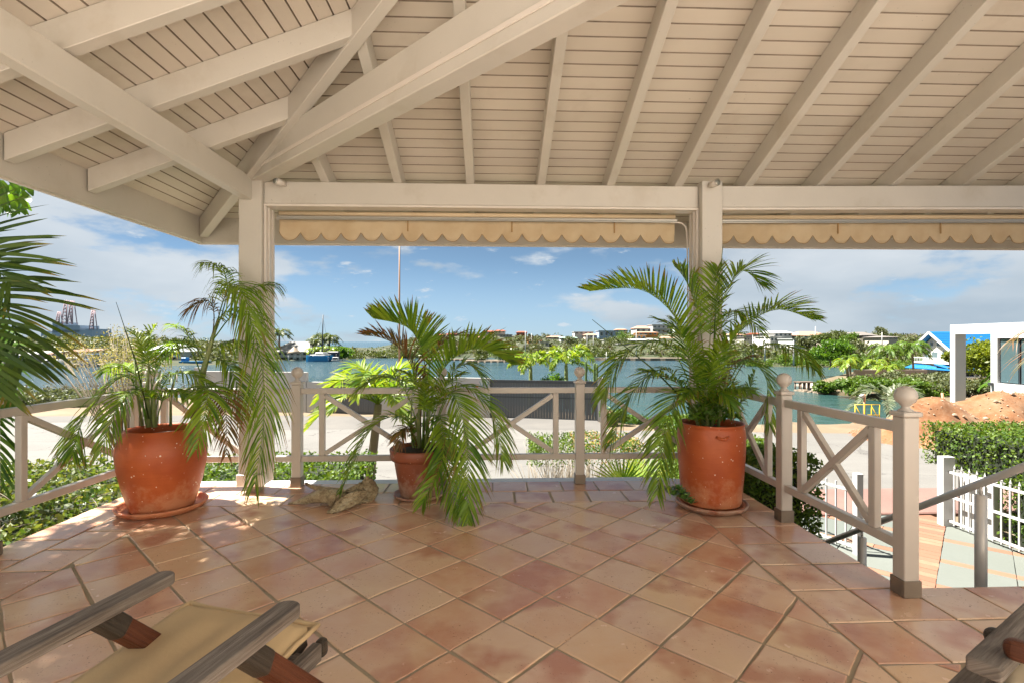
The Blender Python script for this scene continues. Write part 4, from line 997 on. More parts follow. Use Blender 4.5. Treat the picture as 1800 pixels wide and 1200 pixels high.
# ------------------------------------------------------------------ driftwood-like bone on the floor
wb = empty('vertebra', fl(595, 880, 0), 'weathered winged whale bone lying on the tiles left of the middle pot', 'bone')
def plate(name, spec, th, seed):
    import bmesh
    bm = bmesh.new(); vs_ = [bm.verts.new(P(*s)) for s in spec]; c = sum((v.co for v in vs_), Vector())/len(vs_); cv = bm.verts.new(c)
    for i in range(len(vs_)): bm.faces.new((cv, vs_[i], vs_[(i+1) % len(vs_)]))
    bmesh.ops.subdivide_edges(bm, edges=bm.edges[:], cuts=8, use_grid_fill=True)
    bm.normal_update()
    for v in bm.verts: v.co += v.normal*(.022*noise.noise(v.co*9+Vector((seed,0,0))) + .013*noise.noise(v.co*32) + .007*noise.noise(v.co*75)); v.co.x += .006*noise.noise(v.co*30)
    me = bpy.data.meshes.new(name); bm.to_mesh(me); bm.free(); me.materials.append(M['bone'])
    for p in me.polygons: p.use_smooth = True
    o = link(name, me, wb); m_ = o.modifiers.new('s', 'SOLIDIFY'); m_.thickness = th; m_.offset = 0
plate('front_wing', [(574,901,4.24),(582,893,4.25),(594,878,4.30),(608,868,4.36),(626,862,4.42),(642,860,4.48),(645,864,4.48),(642,874,4.43),(636,881,4.38),(618,891,4.32),(598,898,4.27),(584,903,4.24)], .022, 1)
plate('rear_wing', [(598,868,4.50),(612,857,4.56),(630,850,4.62),(640,843,4.66),(645,838.5,4.68),(652,842,4.70),(659,848,4.70),(665,859,4.68),(663,870,4.62),(658,877,4.58),(648,882,4.52),(628,885,4.47),(610,884,4.44)], .03, 4)
plate('upper_wing', [(600,866,4.5),(612,862,4.46),(632,860,4.44),(643,861,4.46),(640,868,4.5),(620,876,4.5),(604,878,4.48)], .02, 9)
bb_ = MB(); bb_.tube([P(507,885,4.47), P(516,884.5,4.47), P(540,877,4.46), P(562,872,4.45), P(582,872,4.44), P(598,874,4.43), P(606,872,4.45)], [.010,.014,.040,.058,.066,.060,.03], 14)
bb_.build('left_spike', M['bone'], wb)
bb_ = MB(); bb_.tube([P(537,851,4.86), P(548,853,4.80), P(566,858,4.70), P(584,862,4.58), P(600,866,4.48)], [.010,.016,.026,.036,.04], 10); bb_.build('rear_spike', M['bone'], wb)
bb_ = MB(); bb_.lathe(P(584,885,4.38), [(.02,-.02),(.035,0),(.04,.05),(.03,.08),(0,.09)], 10, .4); bb_.build('hub', M['bone'], wb)
for o in wb.children:
    if o.name.startswith(('left_spike','rear_spike')):
        for v in o.data.vertices: v.co += Vector((0, .3, 1))*.018*noise.noise(v.co*22); v.co.z = max(v.co.z, .002)

# ------------------------------------------------------------------ teak chairs
def uvbeam(name, a, b, wd, ht, mat, parent, up=(0,0,1), bev=.006, round_tip=False, seg=3):
    """board with UVs running along the grain; both ends may be rounded in plan"""
    a, b = Vector(a), Vector(b); d = (b-a); L = d.length; d.normalize(); up = Vector(up); sx = d.cross(up).normalized(); uz = sx.cross(d).normalized()
    n = 6; prof = []
    if round_tip:
        out = [(0, -.5), (L-wd*.42, -.5)] + [(L-wd*.42+math.sin(t)*wd*.42, -math.cos(t)*.5) for t in np.linspace(.3, math.pi-.3, 7)] + [(L-wd*.42, .5), (0, .5)]
    else: out = [(0, -.5), (L, -.5), (L, .5), (0, .5)]
    V = [a + d*u + sx*v*wd + uz*z*ht*.5 for z in (-1, 1) for u, v in out]; m = len(out)
    F = [tuple(range(m))[::-1], tuple(range(m, 2*m))] + [(i, (i+1) % m, (i+1) % m+m, i+m) for i in range(m)]
    me = bpy.data.meshes.new(name); me.from_pydata([tuple(v) for v in V], [], F); uvl = me.uv_layers.new(name='UVMap')
    for p in me.polygons:
        for li in p.loop_indices:
            q = V[me.loops[li].vertex_index]-a; uvl.data[li].uv = (q.dot(d), (q.dot(sx)+q.dot(uz)*1.3))
    me.materials.append(mat); me.update(); o = link(name, me, parent)
    m_ = o.modifiers.new('b', 'BEVEL'); m_.width = bev; m_.segments = seg; m_.limit_method = 'ANGLE'; m_.angle_limit = R(35)
    return o
def cushion(name, corners, th, mat, parent, seed, puff=.5, flange=True):
    """four corners (far-left, far-right, near-right, near-left) of the seam plane"""
    A, B_, C_, D = [Vector(c) for c in corners]; nu, nv = 30, 36; V, F, idx = [], [], {}
    nrm = (B_-A).cross(D-A).normalized(); nrm = nrm if nrm.z > 0 else -nrm
    for side_ in (1, -1):
        for j in range(nv+1):
            for i in range(nu+1):
                u, v = i/nu, j/nv; p = (A*(1-u)+B_*u)*(1-v) + (D*(1-u)+C_*u)*v
                e_ = (1-abs(2*u-1)**5)**.5*(1-abs(2*v-1)**7)**.5
                rip = .008*math.sin(u*24+2.8*noise.noise(Vector((u*2, v*3, seed))))*(.4+.6*v) + .010*noise.noise(Vector((u*4, v*5, seed)))
                V.append(p + nrm*side_*(th*.5*e_ + (rip*e_ if side_ > 0 else 0)))
        o_ = 0 if side_ > 0 else (nu+1)*(nv+1)
        F += [(o_+j*(nu+1)+i, o_+j*(nu+1)+i+1, o_+(j+1)*(nu+1)+i+1, o_+(j+1)*(nu+1)+i) for j in range(nv) for i in range(nu)]
    o = nparr(name, [tuple(v) for v in V], F, mat, parent, smooth=True)
    if flange:
        b = MB(); ring = []
        for (s, e_) in ((A, B_), (B_, C_), (C_, D), (D, A)):
            for k in range(16):
                t_ = k/16; q = s*(1-t_)+e_*t_; out = (q-(A+B_+C_+D)/4).normalized(); c_ = (abs(2*t_-1)**4)*.012
                ring.append(q + out*(.010+c_) + nrm*(.005*noise.noise(q*24)))
        ring.append(ring[0]); b.tube(ring, .0095, 8, False); b.build('piping', mat, o)
        fl_ = MB(); n = len(ring)-1; cc = (A+B_+C_+D)/4
        v = [p for p in ring[:-1]] + [p + (cc-p).normalized()*.028 for p in ring[:-1]]; fl_.add(v, [(i, (i+1) % n, (i+1) % n+n, i+n) for i in range(n)], True); fl_.build('flange', mat, o)
    return o
lc = empty('deck_chair', fl(300, 1180, 0), 'weathered teak reclining chair with tan cushion and two long armrests, at lower left', 'chair', 'teak reclining chairs')
Z = Vector((0,0,1))
a1 = fl(300, 1010, .60); b1 = fl(-10, 1172, .60); a2 = fl(517, 1064, .60); b2 = fl(318, 1215, .60)
uvbeam('armrest', a1+(b1-a1)*2.2, a1, .074, .036, M['teak'], lc, round_tip=True); uvbeam('armrest', a2+(b2-a2)*2.2, a2, .078, .038, M['teak'], lc, round_tip=True)
lv = Vector((.27, .43, -.56))
for st, mt in ((fl(188, 1090, .535), 0), (fl(442, 1152, .535), 0)):
    uvbeam('front_leg', st + lv*.06, st + lv*1.0, .05, .062, M['teakred'], lc, up=(0,1,.6), bev=.005)
    uvbeam('leg_joint', st - lv*.055, st + lv*.09, .056, .068, M['teakdark'], lc, up=(0,1,.6), bev=.012)
u_ = (a2-b2).normalized()
t0_ = fl(566, 1136, .33)
uvbeam('side_rail', t0_-u_*.9, t0_-u_*.025, .036, .062, M['teak'], lc, bev=.006); uvbeam('rail_end', t0_-u_*.024, t0_+u_*.018, .038, .064, M['teakdark'], lc, bev=.016)
t1_ = t0_ + (a1-a2)*.98 
uvbeam('side_rail', t1_-u_*.9, t1_, .036, .062, M['teak'], lc, bev=.006)
cr0 = t0_ - u_*.10; cr1 = t1_ - u_*.10
uvbeam('cross_rail', cr0+(cr1-cr0)*.03, cr0+(cr1-cr0)*.97, .05, .03, M['teak'], lc, bev=.004)
for k in range(7):
    o_ = -u_*(.20+.085*k)+Z*.028; uvbeam('seat_slat', cr0+o_, cr1+o_, .055, .016, M['teak'], lc, bev=.003)
sl = (a1-a2).normalized()
uvbeam('stay', t0_-u_*.02+sl*.06+Z*.02, t0_-u_*.42+sl*.06-Z*.10, .018, .035, M['teakdark'], lc, bev=.004)
uvbeam('back_leg', t0_-u_*.55+Z*.10+sl*-.045, t0_-u_*.02-Z*.33+sl*-.045, .05, .03, M['teakred'], lc, bev=.005)
for (q, w_) in ((fl(140, 1108, .545), 0), (fl(392, 1180, .545), 0)): uvbeam('arm_bracket', q-u_*.05, q+u_*.05, .012, .03, M['teakdark'], lc, bev=.006)
# the cushion lies on the chair
c1 = fl(331, 1064, .405); c2 = fl(548, 1102, .405); dn = -(Vector((u_.x, u_.y, 0)).normalized())*.86 + Z*(-.05)
dn = (fl(128, 1205, .36)-c1); dn = dn*2.0
co = cushion('cushion', [c1, c2, c2+dn, c1+dn], .085, M['cushion'], None, 3); tag(co, 'tan seat cushion with piped edge on the lower left teak chair', 'cushion')
# lower right chair corner
rc = empty('deck_chair', fl(1800, 1190, 0), 'teak reclining chair with pale cushion cut off at the lower right corner', 'chair', 'teak reclining chairs')
uvbeam('armrest', fl(1905, 1000, .60), fl(1728, 1176, .60), .072, .04, M['teak'], rc, bev=.008)
uvbeam('arm_end', fl(1900, 1178, .64), fl(1762, 1133, .64), .055, .05, M['teakred'], rc, bev=.02, round_tip=True)
uvbeam('rear_bar', fl(1850, 1150, .55), fl(1728, 1112, .55), .060, .045, M['teakdark'], rc, bev=.02, round_tip=True)
uvbeam('side_rail', fl(1762, 1163, .50), fl(1668, 1262, .50), .085, .04, M['teak'], rc, bev=.006)
uvbeam('front_leg', fl(1762, 1140, .56), fl(1762, 1140, .56)+Vector((.15,.0,-.56)), .05, .04, M['teakdark'], rc, up=(0,1,0))
cc = [fl(1792, 1128, .50), fl(2050, 1180, .50), fl(2000, 1420, .50), fl(1725, 1248, .50)]
co = cushion('cushion', cc, .07, M['cushion2'], None, 8); tag(co, 'pale cream seat cushion on the teak chair at the lower right corner', 'cushion')

# ================================================================== PATIO, STEPS, FENCES
py_ = Vector((6.25, 7.4)); du = Vector((.70, .714)); dv = Vector((.714, -.70))
pb = MB().prism([(2.42, 2.95), (7.3, 2.95), (7.3, 8.3), (2.42, 8.3)], -1.62, -1.475).build('patio', plain('mortar', (.2, .18, .15)), kind='structure')
reg = ((-1,0,-3.6), (1,0,7.28), (0,1,8.24), (0,-1,-5.0))
def pav(u0, u1, v0, v1, mat, nm):
    q = [tuple(py_+du*a+dv*b) for a, b in ((u0,v0), (u0,v1), (u1,v1), (u1,v0))]
    if sum(q[i][0]*q[(i+1) % 4][1] - q[(i+1) % 4][0]*q[i][1] for i in range(4)) < 0: q = q[::-1]
    for a_, b_, c_ in reg:
        q = clip(q, a_, b_, c_)
        if len(q) < 3: return
    add_tile(q, pb, M[mat], .004, True, nm, -1.455, .02, .003)
for k in range(-26, 12): pav(k*.145, (k+1)*.145, 0, .36, 'brick', 'brick')
for s in (1, -1):
    for k in range(-4, 3):
        for m__ in range(5):
            v0 = .36+m__*.36 if s > 0 else -(m__+1)*.36
            pav(k*.95, k*.95+.15, v0, v0+.36, 'brick', 'brick')
            if m__ % 2 == 0: 
                w0 = .36+m__*.36 if s > 0 else -(m__+2)*.36
                pav(k*.95+.15, (k+1)*.95, w0, w0+.72, 'slate', 'slab')
st = empty('steps', (3, 3.5, -1.5), 'flight of clay steps going down to the patio behind the corner post', 'steps')
for k in range(8):
    y0 = YS+.02+k*.275; z = -.17*(k+1); MB().box(2.44, 3.95, y0, y0+.30, -1.6, z).build('step', M['white'], st, bevel=.008)
# handrail
hr = empty('handrail', (3.56, 3.5, -.6), 'stainless steel handrail with round posts beside the descending steps', 'handrail')
hA = Vector((3.56, 2.55, 1.06)); sl_ = -.64
hp = lambda y: Vector((3.56, y, 1.06+(y-2.55)*sl_))
MB().tube([hp(1.9), hp(5.45)], .027, 16).build('rail', M['steel'], hr)
for y in (3.60, 4.80):
    t_ = hp(y); MB().tube([(3.56, y, t_.z-1.5+.35), (3.56, y, t_.z-.085)], .037, 18).build('post', M['steel'], hr)
    MB().tube([(3.56, y, t_.z-.085), (3.56, y, t_.z-.02)], .010, 8).build('bracket', M['steel'], hr)
def fence_run(parent, a, b, z0, h, step, rails, tips=True, r=.010):
    a, b = Vector(a), Vector(b); L = (b-a).length; d = (b-a).normalized(); n = int(L/step)
    for z in rails: MB().beam(Vector((a.x, a.y, z0+z)), Vector((b.x, b.y, z0+z)), .03, .032).build('rail', M['white_metal'], parent)
    for i in range(1, n):
        p = a + d*step*i; m_ = MB(); m_.box(p.x-r, p.x+r, p.y-r, p.y+r, z0+.05, z0+h-.08)
        if tips: m_.add([(p.x-.018, p.y, z0+h-.06), (p.x, p.y-.018, z0+h-.06), (p.x+.018, p.y, z0+h-.06), (p.x, p.y+.018, z0+h-.06), (p.x, p.y, z0+h), (p.x, p.y, z0+h-.10)], [(0,1,4), (1,2,4), (2,3,4), (3,0,4), (1,0,5), (2,1,5), (3,2,5), (0,3,5)])
        m_.build('picket', M['white_metal'], parent)
fe = empty('metal_fence', (7.1, 6, -1.47), 'white metal picket fence with spear tips below the clipped hedge', 'fence')
fence_run(fe, (7.12, 7.75, 0), (7.2, 3.2, 0), -1.47, 1.0, .12, (.10, .48, .86))
MB().box(7.03, 7.22, 7.72, 7.84, -1.5, -.38).build('post', M['white_metal'], fe, bevel=.005)
MB().box(7.25, 7.36, 7.15, 7.70, -1.5, -.62).build('low_wall', M['white'], fe)
ga = empty('garden_gate', (4.8, 6.8, -1.47), 'thin white metal gate leaf standing beyond the steps', 'gate')
fence_run(ga, (4.93, 6.76, 0), (4.40, 8.15, 0), -1.47, 1.02, .14, (.10, .86), False, .009)
MB().box(4.90, 4.99, 6.70, 6.79, -1.47, -.36).build('post', M['white_metal'], ga, bevel=.004)

# hedges and planting beds
def hedge(name, x0, x1, y0, y1, z0, z1, n, size, mat, label, seed, core=True, cat='hedge', **k):
    t = empty(name, ((x0+x1)/2, (y0+y1)/2, z0), label, cat); rgx = np.random.default_rng(seed)
    foliage('foliage', [box_pts(x0, x1, y0, y1, z0, z1, n, rgx, **k)], size, mat, t, seed, asp=.55)
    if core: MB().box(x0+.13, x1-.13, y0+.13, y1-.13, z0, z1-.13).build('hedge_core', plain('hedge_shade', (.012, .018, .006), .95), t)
    return t
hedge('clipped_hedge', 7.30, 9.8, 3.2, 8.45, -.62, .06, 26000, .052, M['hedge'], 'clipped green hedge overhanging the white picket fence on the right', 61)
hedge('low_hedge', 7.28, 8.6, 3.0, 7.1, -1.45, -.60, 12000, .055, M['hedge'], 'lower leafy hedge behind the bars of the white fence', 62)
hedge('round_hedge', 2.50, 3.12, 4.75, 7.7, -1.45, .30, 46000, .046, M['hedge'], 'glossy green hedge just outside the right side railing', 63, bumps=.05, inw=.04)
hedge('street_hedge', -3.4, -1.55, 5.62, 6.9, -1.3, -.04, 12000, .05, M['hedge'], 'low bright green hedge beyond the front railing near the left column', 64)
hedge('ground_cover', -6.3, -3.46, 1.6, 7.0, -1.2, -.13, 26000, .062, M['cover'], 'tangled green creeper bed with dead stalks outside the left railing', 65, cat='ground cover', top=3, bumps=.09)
dl = MB()
for _ in range(160):
    p = Vector((rnd.uniform(-5.6, -3.5), rnd.uniform(2.2, 5.6), rnd.uniform(-.22, -.06))); d = Vector((rnd.gauss(0,1), rnd.gauss(0,1), rnd.uniform(-.1,.35))).normalized()*rnd.uniform(.08, .28); dl.tube([p, p+d*.5+Vector((0,0,.01)), p+d], [.003,.0025,.001], 4)
dl.build('dead_stalks', M['twig'], bpy.data.objects['ground_cover'], kind='stuff')
# flowering shrub with bare twigs
fs_ = empty('flowering_shrub', cw(1.2, 8.5, -1.5), 'half bare shrub with pink specked green top beyond the middle post', 'shrub'); rgx = np.random.default_rng(71)
pts = box_pts(.30, 2.05, 7.9, 9.0, -.52, -.16, 5200, rgx, .1, bumps=.08); foliage('foliage', [campts(pts)], .05, M['hedge'], fs_, 71)
pts = box_pts(1.0, 2.05, 7.9, 9.0, -.45, -.14, 900, rgx, .05); foliage('blossom', [campts(pts)], .04, leafmat('pink_blossom', (.4,.12,.1), (.5,.25,.16), (.45,.38,.12), (.4,.2,.1), .1), fs_, 72)
tw = MB(True)
for _ in range(240):
    b0 = Vector((rnd.uniform(.4, 1.95), rnd.uniform(8.0, 8.9), -1.5)); e_ = b0 + Vector((rnd.gauss(0,.22), rnd.gauss(0,.15), rnd.uniform(.7, 1.25))); m0 = (b0+e_)/2 + Vector((rnd.gauss(0,.06), 0, 0)); tw.tube([b0, m0, e_], [.009, .006, .003], 4)
tw.build('twigs', M['twig'], fs_)
# fan palm seedling
def fan(parent, c, d, rad, n, mat, seed, spread=R(150), wd=.03):
    r = random.Random(seed); c = Vector(c); d = Vector(d).normalized(); up = Vector((0,-.35,1)); s = d.cross(up).normalized(); u2 = s.cross(d).normalized(); T = ([], [], [])
    for i in range(n):
        a = (i/(n-1)-.5)*spread; q = (d*math.cos(a) + s*math.sin(a)).normalized(); L_ = rad*r.uniform(.85, 1.05); uu = r.random(); side_v = (s*math.cos(a)-d*math.sin(a))
        for k in range(5):
            t = k/4; p = c + q*L_*t + u2*.10*L_*math.sin(i*3.14159)*t - Vector((0,0,1))*.12*L_*t*t; ww = wd*(.35+1.1*t if t < .6 else 1.0*(1-t)*2.2+.02)*.5
            b = len(T[0]); T[0].extend([tuple(p-side_v*ww), tuple(p+side_v*ww)])
            if k: T[1].append((b-2, b-1, b+1, b)); T[2].extend([(uu, t-.25), (uu, t-.25), (uu, t), (uu, t)])
    nparr('frond', T[0], T[1], mat, parent, T[2])
fp = empty('fan_palm', cw(1.45, 6.6, -1.2), 'bright yellow green fan palm between the front railing and the right jar', 'palm')
for k, (dx, dz, yy) in enumerate(((.1, 1, 6.6), (-.6, .75, 6.5), (.7, .7, 6.7), (.3, .5, 6.3), (-.25, .95, 6.9), (.55, .95, 6.8))):
    fan(fp, cw(1.42+.06*k, yy, -.45), cw(dx, -.15, dz)-cw(0,0,0), .52, 20, M['palm_y'], 80+k)

# ------------------------------------------------------------------ palms outside
def tree_palm(name, base, top, crown_r, nf, mat, label, seed, L=.5, wd=.05, n=26, trunk=.1, droop=.4, tm='bark', up0=.9, cat='palm', group=None, vee=.3, lean=(0,0,0), segs=3, curl=1.0, jit=.18):
    t = empty(name, base, label, cat, group); base, top = Vector(base), Vector(top); r = random.Random(seed)
    m0 = (base+top)/2 + Vector(lean); MB().tube([base, base*.7+m0*.3, m0, m0*.3+top*.7, top], [trunk*1.25, trunk, trunk*.9, trunk*.8, trunk*.7], 9).build('trunk', M[tm], t)
    for i in range(nf):
        a = i*2.399 + r.uniform(-.2, .2); el = up0 - (i/nf)*1.25*curl + r.uniform(-.1, .1); R_ = crown_r*r.uniform(.85, 1.12)
        h = Vector((math.cos(a), math.sin(a), 0)); mid = top + h*R_*.5*math.cos(el*.6) + Vector((0,0,1))*R_*.5*math.sin(el)*1.1; tip = top + h*R_*math.cos(el*.5) + Vector((0,0,1))*R_*(math.sin(el)*.65-.42)
        build_frond('frond', [top, mid, tip], mat, t, n=n, L=L, wd=wd, t0=.12, droop=droop, vee=vee, seed=seed*31+i, rad=.02*trunk/.1, segs=segs, jit=jit)
    return t
# the sunlit palm just beyond the railing, behind the middle pot
tree_palm('garden_palm', cw(-2.62, 9.2, -1.6), cw(-2.40, 9.2, .30), 1.15, 13, M['palm_y'], 'sunlit yellow green palm with short thick trunk just beyond the front railing', 5, L=.46, wd=.035, n=40, trunk=.09, droop=.35, up0=1.25, vee=.4)
tree_palm('foxtail_palm', cw(1.0, 27, -2.1), cw(.98, 27, .1), 1.35, 8, M['palm_y'], 'bright foxtail palm with pale trunk behind the grey gate, left of its neighbour', 6, L=.40, wd=.07, n=46, trunk=.12, droop=.5, up0=1.35, group='foxtail palms behind the wall', segs=2, tm='stalk', jit=.9)
tree_palm('foxtail_palm', cw(2.9, 27, -2.1), cw(2.85, 27, .2), 1.7, 9, M['palm_y'], 'bushier foxtail palm behind the gate, right beside the tall cactus', 7, L=.45, wd=.07, n=46, trunk=.12, droop=.5, up0=1.35, group='foxtail palms behind the wall', segs=2, tm='stalk', jit=.9)
# palm overhanging from the left
lp_ = empty('overhanging_palm', (-5.2, 3.4, -1.5), 'dark palm with long leaflets leaning in from the left edge over the railing', 'palm')
MB().tube([(-5.4, 3.1, -1.5), (-5.5, 3.2, .4), (-5.3, 3.35, 2.1)], [.14, .12, .10], 12).build('trunk', M['bark'], lp_)
lps = [([(-420,330,3.6),(-150,440,3.5),(-10,520,3.4),(45,640,3.3)], 30, .72, .027, .22, 40, 58), ([(-420,300,3.6),(-200,380,3.4),(-60,430,3.25),(20,500,3.2)], 26, .62, .025, .15, 32, 60),
       ([(-420,330,3.6),(-190,450,3.3),(-50,560,3.1),(-5,690,3.0)], 26, .55, .025, .3, 32, 55)]
for k, (b_, n_, L_, w_, dr_, a0, a1_) in enumerate(lps):
    build_frond('frond', [P(*q) for q in b_], M['palm_dark'], lp_, n=n_, L=L_, wd=w_, droop=dr_, vee=.12, seed=900+k, t0=.25, a0=a0, a1=a1_, rad=.011, flat=(.25, -1, .35), segs=5, jit=.1)
bp = empty('bright_palm', (-5.6, 5.2, -1.5), 'bright green palm leaves showing through the left railing at the picture edge', 'palm')
MB().tube([cw(-6.1, 5.6, -1.5), cw(-6.0, 5.5, .9)], [.1, .08], 9).build('trunk', M['bark'], bp)
for k, b_ in enumerate(([(-100,640,5.3),(-30,560,5.2),(15,690,5.0)], [(-100,640,5.3),(-40,590,5.0),(-5,640,4.8),(10,720,4.7)], [(-110,690,5.0),(-40,700,4.8),(5,860,4.7)], [(-110,690,5.0),(-60,660,4.8),(-10,760,4.5)])):
    build_frond('frond', [P(*q) for q in b_], M['tree_g'], bp, n=34, L=.42, wd=.028, droop=.35, vee=.2, seed=950+k, t0=.15, flat=(.2, -1, .3))
# broad-leaved tree whose branch hangs in at the top left
bt = empty('broadleaf_tree', (-7.2, 4.9, -1.5), 'broad leaved tree whose drooping leaves show under the eave at the left edge', 'tree')
MB().tube([(-7.4, 4.9, -1.5), (-7.3, 4.7, 1.5), (-6.4, 3.4, 4.6)], [.2, .16, .1], 10).build('trunk', M['bark'], bt)
rgx = np.random.default_rng(81)
crown = blob_pts((-5.8, 3.3, 5.3), (1.75, 2.9, 1.4), 11000, rgx, 26, .2); foliage('crown', [crown], .16, M['tree_g'], bt, 81, asp=.45)
T = ([], [], []); rr2 = random.Random(4)
for _ in range(120):
    px_, py__ = rr2.uniform(-70, 44), rr2.uniform(318, 372); c = P(px_, py__-10, 4.7+rr2.uniform(-.35, .35))
    if px_ > 20 and py__ > 352 and rr2.random() < .5: continue
    d = Vector((rr2.gauss(.3, .5), rr2.gauss(0, .4), -1)).normalized(); s = d.cross(Vector((rr2.gauss(0,1), 1, 0))).normalized(); L_ = rr2.uniform(.11, .17); u = rr2.random()
    nrm_ = s.cross(d); prev = None
    for k in range(5):
        t = k/4; q = c + d*L_*t + nrm_*.02*math.sin(t*3); ww = L_*.20*math.sin(math.pi*(.08+.86*t)**.8); b = len(T[0]); T[0].extend([tuple(q-s*ww), tuple(q+s*ww)])
        if k: T[1].append((b-2, b-1, b+1, b)); T[2].extend([(u, .2)]*4)
nparr('branch_leaves', T[0], T[1], M['tree_g'], bt, T[2])
MB().tube([(-7.0, 4.3, 3.0), P(-120, 250, 4.8), P(-20, 325, 4.7), P(35, 345, 4.7)], [.05, .03, .015, .006], 6).build('branch', M['bark'], bt)

# ================================================================== ACROSS THE STREET
wl_ = empty('boundary_wall', cw(-4, 24, -2.1), 'long white rendered boundary wall along the far side of the street', 'wall')
def wl_y(px): return 25.5 + (22.6-25.5)*(px-540)/(1050-540)
def wpanel(parent, p0, p1, h, mat, name, th=.22, z0=-2.12, dy=0):
    a = cw((p0-900)/FPX*(wl_y(p0)+dy), wl_y(p0)+dy, 0); b = cw((p1-900)/FPX*(wl_y(p1)+dy), wl_y(p1)+dy, 0)
    return MB().beam((a.x, a.y, z0+h/2), (b.x, b.y, z0+h/2), th, h).build(name, mat, parent)
wpanel(wl_, 352, 540, 2.02, M['white'], 'wall_panel'); wpanel(wl_, 541, 582, 1.55, M['white'], 'wall_panel', .2); wpanel(wl_, 662, 862, 1.86, M['white'], 'wall_panel'); wpanel(wl_, 1051, 1062, 1.96, M['white_metal'], 'wall_post', .28)
wpanel(wl_, 345, 352, 2.2, M['white'], 'wall_post', .3)
def sgate(p0, p1, label, h=1.78):
    t = empty('sliding_gate', cw((p0-900)/FPX*wl_y(p0), wl_y(p0), -2.1), label, 'gate', 'grey driveway gates'); dy = -.05
    wpanel(t, p0, p1, .13, plain('gate_frame', (.055,.06,.065)), 'gate_frame', .09, -2.10+h-.13, dy); wpanel(t, p0, p1, .09, plain('gate_frame', (.055,.06,.065)), 'gate_frame', .09, -2.10, dy)
    wpanel(t, p0, p1, .045, plain('gate_frame', (.055,.06,.065)), 'gate_frame', .075, -2.10+.98, dy)
    a = cw((p0-900)/FPX*(wl_y(p0)+dy), wl_y(p0)+dy, 0); b = cw((p1-900)/FPX*(wl_y(p1)+dy), wl_y(p1)+dy, 0); n = int((b-a).length/.125); d = (b-a)/n
    for i in range(n): MB().beam((a+d*(i+.04)+Vector((0,0,-2.10+.09+(h-.22)/2))), (a+d*(i+.96)+Vector((0,0,-2.10+.09+(h-.22)/2))), .04, h-.22).build('slat', M['gate'], t)
    for q in (a, b): MB().box(q.x-.04, q.x+.04, q.y-.06, q.y+.06, -2.10, -2.10+h).build('gate_frame', plain('gate_frame', (.055,.06,.065)), t)
sgate(583, 661, 'short grey driveway gate behind the sunlit garden palm'); sgate(863, 1050, 'wide dark grey sliding gate in the white wall across the street')
def letter(ch, px, py, size, mat, label, cat='letter'):
    cu = bpy.data.curves.new('letter', 'FONT'); cu.body = ch; cu.size = size; cu.extrude = .02; cu.align_x = 'CENTER'
    tmp = bpy.data.objects.new('tmp', cu); cu.materials.append(mat); me = bpy.data.meshes.new_from_object(tmp); bpy.data.objects.remove(tmp)
    o = bpy.data.objects.new('wall_letter', me); C.objects.link(o); Y = wl_y(px)-.14; o.location = P(px, py, Y); o.rotation_euler = (R(90), 0, -YAW-R(7.5)); tag(o, label, cat, 'letters on the boundary wall')
gl = plain('letter_steel', (.20, .27, .27)); letter('W', 851, 681.5, .46, gl, 'grey metal letter W on the white wall beside the wide gate'); letter('O', 851, 696, .46, gl, 'grey round metal letter below the W on the wall')
rb = MB(True).box((835.5-900)/FPX*23.5, (841-900)/FPX*23.5, 23.42, 23.48, CAMH-81.5*23.5/FPX, CAMH-78*23.5/FPX).build('wall_plate', plain('red_plate', (.75, .07, .01))); tag(rb, 'small red number plate on the white wall beside the letter W', 'plate')
# clay chimney stove
ch = MB(True).lathe(((1071-900)/FPX*21.6, 21.6, -2.1), [(.22,0),(.24,.06),(.20,.12),(.26,.16),(.28,.26),(.24,.34),(.19,.36),(.20,.40),(.23,.48),(.20,.58),(.15,.62),(0,.62)], 14, .12)
o = ch.build('clay_stove', M['clay'] if 'clay' in M else mixmat('old_clay', (.16,.04,.02), (.30,.11,.06), (.55,.45,.38), 4, .9, .6, 20)); tag(o, 'rust red and white stacked clay stove by the wall end', 'stove')
# cacti, shrub between the palms
for px, y0, y1, Y, l in ((1030, 671, 633, 25.5, 'tall column cactus left of the other two behind the gate'), (1045, 672, 637, 25.2, 'column cactus standing in the middle behind the gate end'), (1049.5, 672, 638.5, 25.0, 'slim column cactus rightmost behind the white gate post')):
    c = P(px, y0, Y); h = (y0-y1)*Y/FPX; m_ = MB(); pr = []; n = 14; v, f_ = [], []
    for lv_, z in ((1, 0), (1, h-.12), (.8, h-.05), (.3, h)):
        for k in range(n): a = 2*math.pi*k/n; r_ = (.062 if k % 2 else .045)*lv_; v.append((c.x+math.cos(a)*r_, c.y+math.sin(a)*r_, c.z-1.4+(z+1.4 if z else 0)))
    for L_ in range(3): f_ += [(L_*n+i, L_*n+(i+1) % n, (L_+1)*n+(i+1) % n, (L_+1)*n+i) for i in range(n)]
    m_.add(v, f_+[tuple(range(3*n, 4*n))]); tag(m_.build('cactus', M['cactus']), l, 'cactus', 'column cacti behind the gate')
